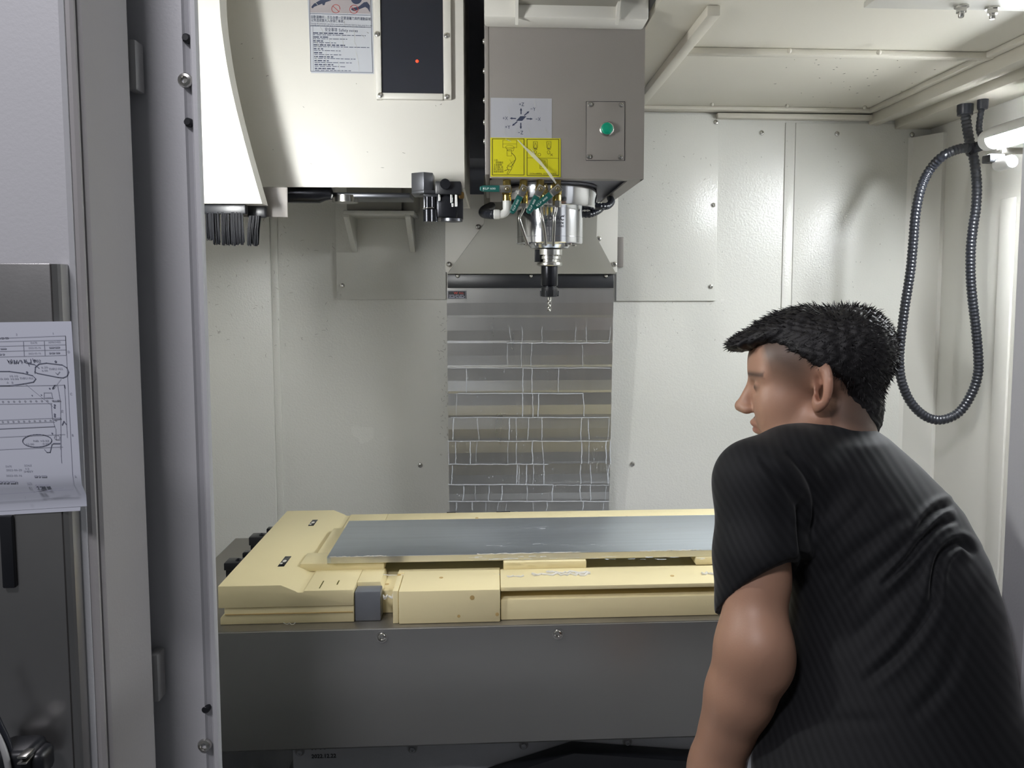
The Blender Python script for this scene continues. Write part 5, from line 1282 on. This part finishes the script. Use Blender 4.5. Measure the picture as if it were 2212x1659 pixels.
tc = nt.nodes.new('ShaderNodeTexCoord'); mp = nt.nodes.new('ShaderNodeMapping'); mp.inputs['Rotation'].default_value = (0, math.radians(38), math.radians(20))
wv = nt.nodes.new('ShaderNodeTexWave'); wv.inputs['Scale'].default_value = 30; wv.inputs['Distortion'].default_value = .6; wv.inputs['Detail'].default_value = 1
nt.links.new(tc.outputs['Object'], mp.inputs['Vector']); nt.links.new(mp.outputs[0], wv.inputs['Vector'])
cr = nt.nodes.new('ShaderNodeMix'); cr.data_type = 'RGBA'; cr.inputs[6].default_value = (.0065, .0068, .0085, 1); cr.inputs[7].default_value = (.0105, .011, .013, 1)
nt.links.new(wv.outputs['Fac'], cr.inputs[0]); nt.links.new(cr.outputs[2], bs.inputs['Base Color'])
bp_ = nt.nodes.new('ShaderNodeBump'); bp_.inputs['Strength'].default_value = .16; bp_.inputs['Distance'].default_value = .002
nt.links.new(wv.outputs['Fac'], bp_.inputs['Height']); nt.links.new(bp_.outputs[0], bs.inputs['Normal'])
bs.inputs['Sheen Weight'].default_value = .14; bs.inputs['Sheen Roughness'].default_value = .4
shirt.materials.append(CLOTH); link('shirt', shirt, man)

# trousers and shoes below the frame
T = Field((.22, .70, .03), (.86, 1.2, tz[0] + .12), .007)
hz = tz[0] + .03; hc = np.array([tcx[0], .985, hz])
T.ell(hc, (.165, .115, .13), k=.02)
for s_ in (-1, 1):
    hip = hc + np.array([s_ * .085, -.01, -.03]); kn = np.array([hc[0] + s_ * .10, .955, .47]); an_ = np.array([hc[0] + s_ * .11, .90, .09])
    T.cap(hip, kn, .092, .066, k=.03); T.cap(kn, an_, .066, .055, k=.02)
V, F = T.mesh(); me = np_mesh('trousers', V, F); me.materials.append(CLOTHP); link('trousers', me, man)
for s_ in (-1, 1):
    sh_ = Field((hc[0] + s_ * .11 - .09, .78, -.01), (hc[0] + s_ * .11 + .09, 1.11, .16), .006)
    x = hc[0] + s_ * .11; sh_.cap((x, .89, .05), (x, 1.03, .038), .048, .042, k=.02); sh_.cap((x, .88, .10), (x, .88, .05), .045, .045, k=.02)
    sh_.op(lambda P: .002 - P[..., 2], (x - .1, .7, -.02), (x + .1, 1.2, .02), .003, 'and')
    V, F = sh_.mesh(); me = np_mesh('shoe', V, F); me.materials.append(SHOE); link('shoe', me, man)

# hair: a cap that follows the skull, a fringe, then blades
H = Field(HC - .20, HC + .20, .003)
H.ell(hp_(-.016, 0, .040), (.110, .085, .080), HR, k=.01)
nh = (HF * -.60 + HU * .80)
H.op(lambda P: -((P - hp_(.030, 0, .058)) @ nh.astype(np.float32)), HC - .2, HC + .2, .014, 'and')
H.ell(hp_(.050, 0, .091), (.066, .056, .020), rot_fu(math.radians(-20)), k=.02)
H.ell(hp_(.102, .005, .076), (.026, .045, .013), rot_fu(math.radians(-18)), k=.012)
H.ell(hp_(-.078, 0, .050), (.050, .066, .058), HR, k=.03)
H.ell(hp_(-.060, 0, -.020), (.043, .050, .078), rot_fu(math.radians(-16)), k=.025)
V, F = H.mesh(); V = laplace(V, F, 1, .5); N = vnormals(V, F)
nz = np.sin(V[:, 0] * 310 + 3 * np.sin(V[:, 2] * 170)) * np.sin(V[:, 1] * 260 + V[:, 2] * 240); V = V + N * (nz * .0016)[:, None]
hair = np_mesh('hair', V, F)
HAIR = mat('black_hair', (.010, .009, .010), .55, bump=.3, bscale=500, spec=.35); hair.materials.append(HAIR)
hair_o = link('hair', hair, man)
ar = .5 * np.linalg.norm(np.cross(V[F[:, 2]] - V[F[:, 0]], V[F[:, 3]] - V[F[:, 1]]), axis=1)
pick = RNG.choice(len(F), 9000, p=ar / ar.sum()); w4 = RNG.dirichlet(np.ones(4), 9000)
P0 = (V[F[pick]] * w4[..., None]).sum(1); N0 = N[F[pick, 0]]; L0 = (P0 - HC) @ HR.T
fl = HF[None] * (.8 * np.clip((L0[:, 0:1] + .06) / .06, -.6, 1)) + HU[None] * (.15 - .8 * np.clip((.06 - L0[:, 2:3]) / .06, 0, 1))
dirn = N0 * .20 + fl + RNG.normal(0, .2, (9000, 3)); dirn /= np.linalg.norm(dirn, axis=1, keepdims=True)
len_ = (RNG.uniform(.005, .012, 9000) * np.clip(1 + (L0[:, 2] + .02) / .06, .35, 1) * (1 + .5 * (L0[:, 2] > .10)))[:, None]
sd = np.cross(dirn, RNG.normal(0, 1, (9000, 3))); sd /= np.linalg.norm(sd, axis=1, keepdims=True); sd *= .0009
s0 = P0 - N0 * .003; mid = s0 + dirn * len_ * .6; tip = s0 + dirn * len_ - HU[None] * len_ * .12
BV = np.stack([s0 + sd, s0 - sd, mid - sd * .7, mid + sd * .7, tip + sd * .15, tip - sd * .15], 1).reshape(-1, 3)
b0 = np.arange(9000)[:, None] * 6; BF = np.concatenate([b0 + np.array([[0, 1, 2, 3]]), b0 + np.array([[3, 2, 5, 4]])])
bl = np_mesh('hair_strands', BV, BF); bl.materials.append(HAIR); link('hair_strands', bl, hair_o, kind='stuff')
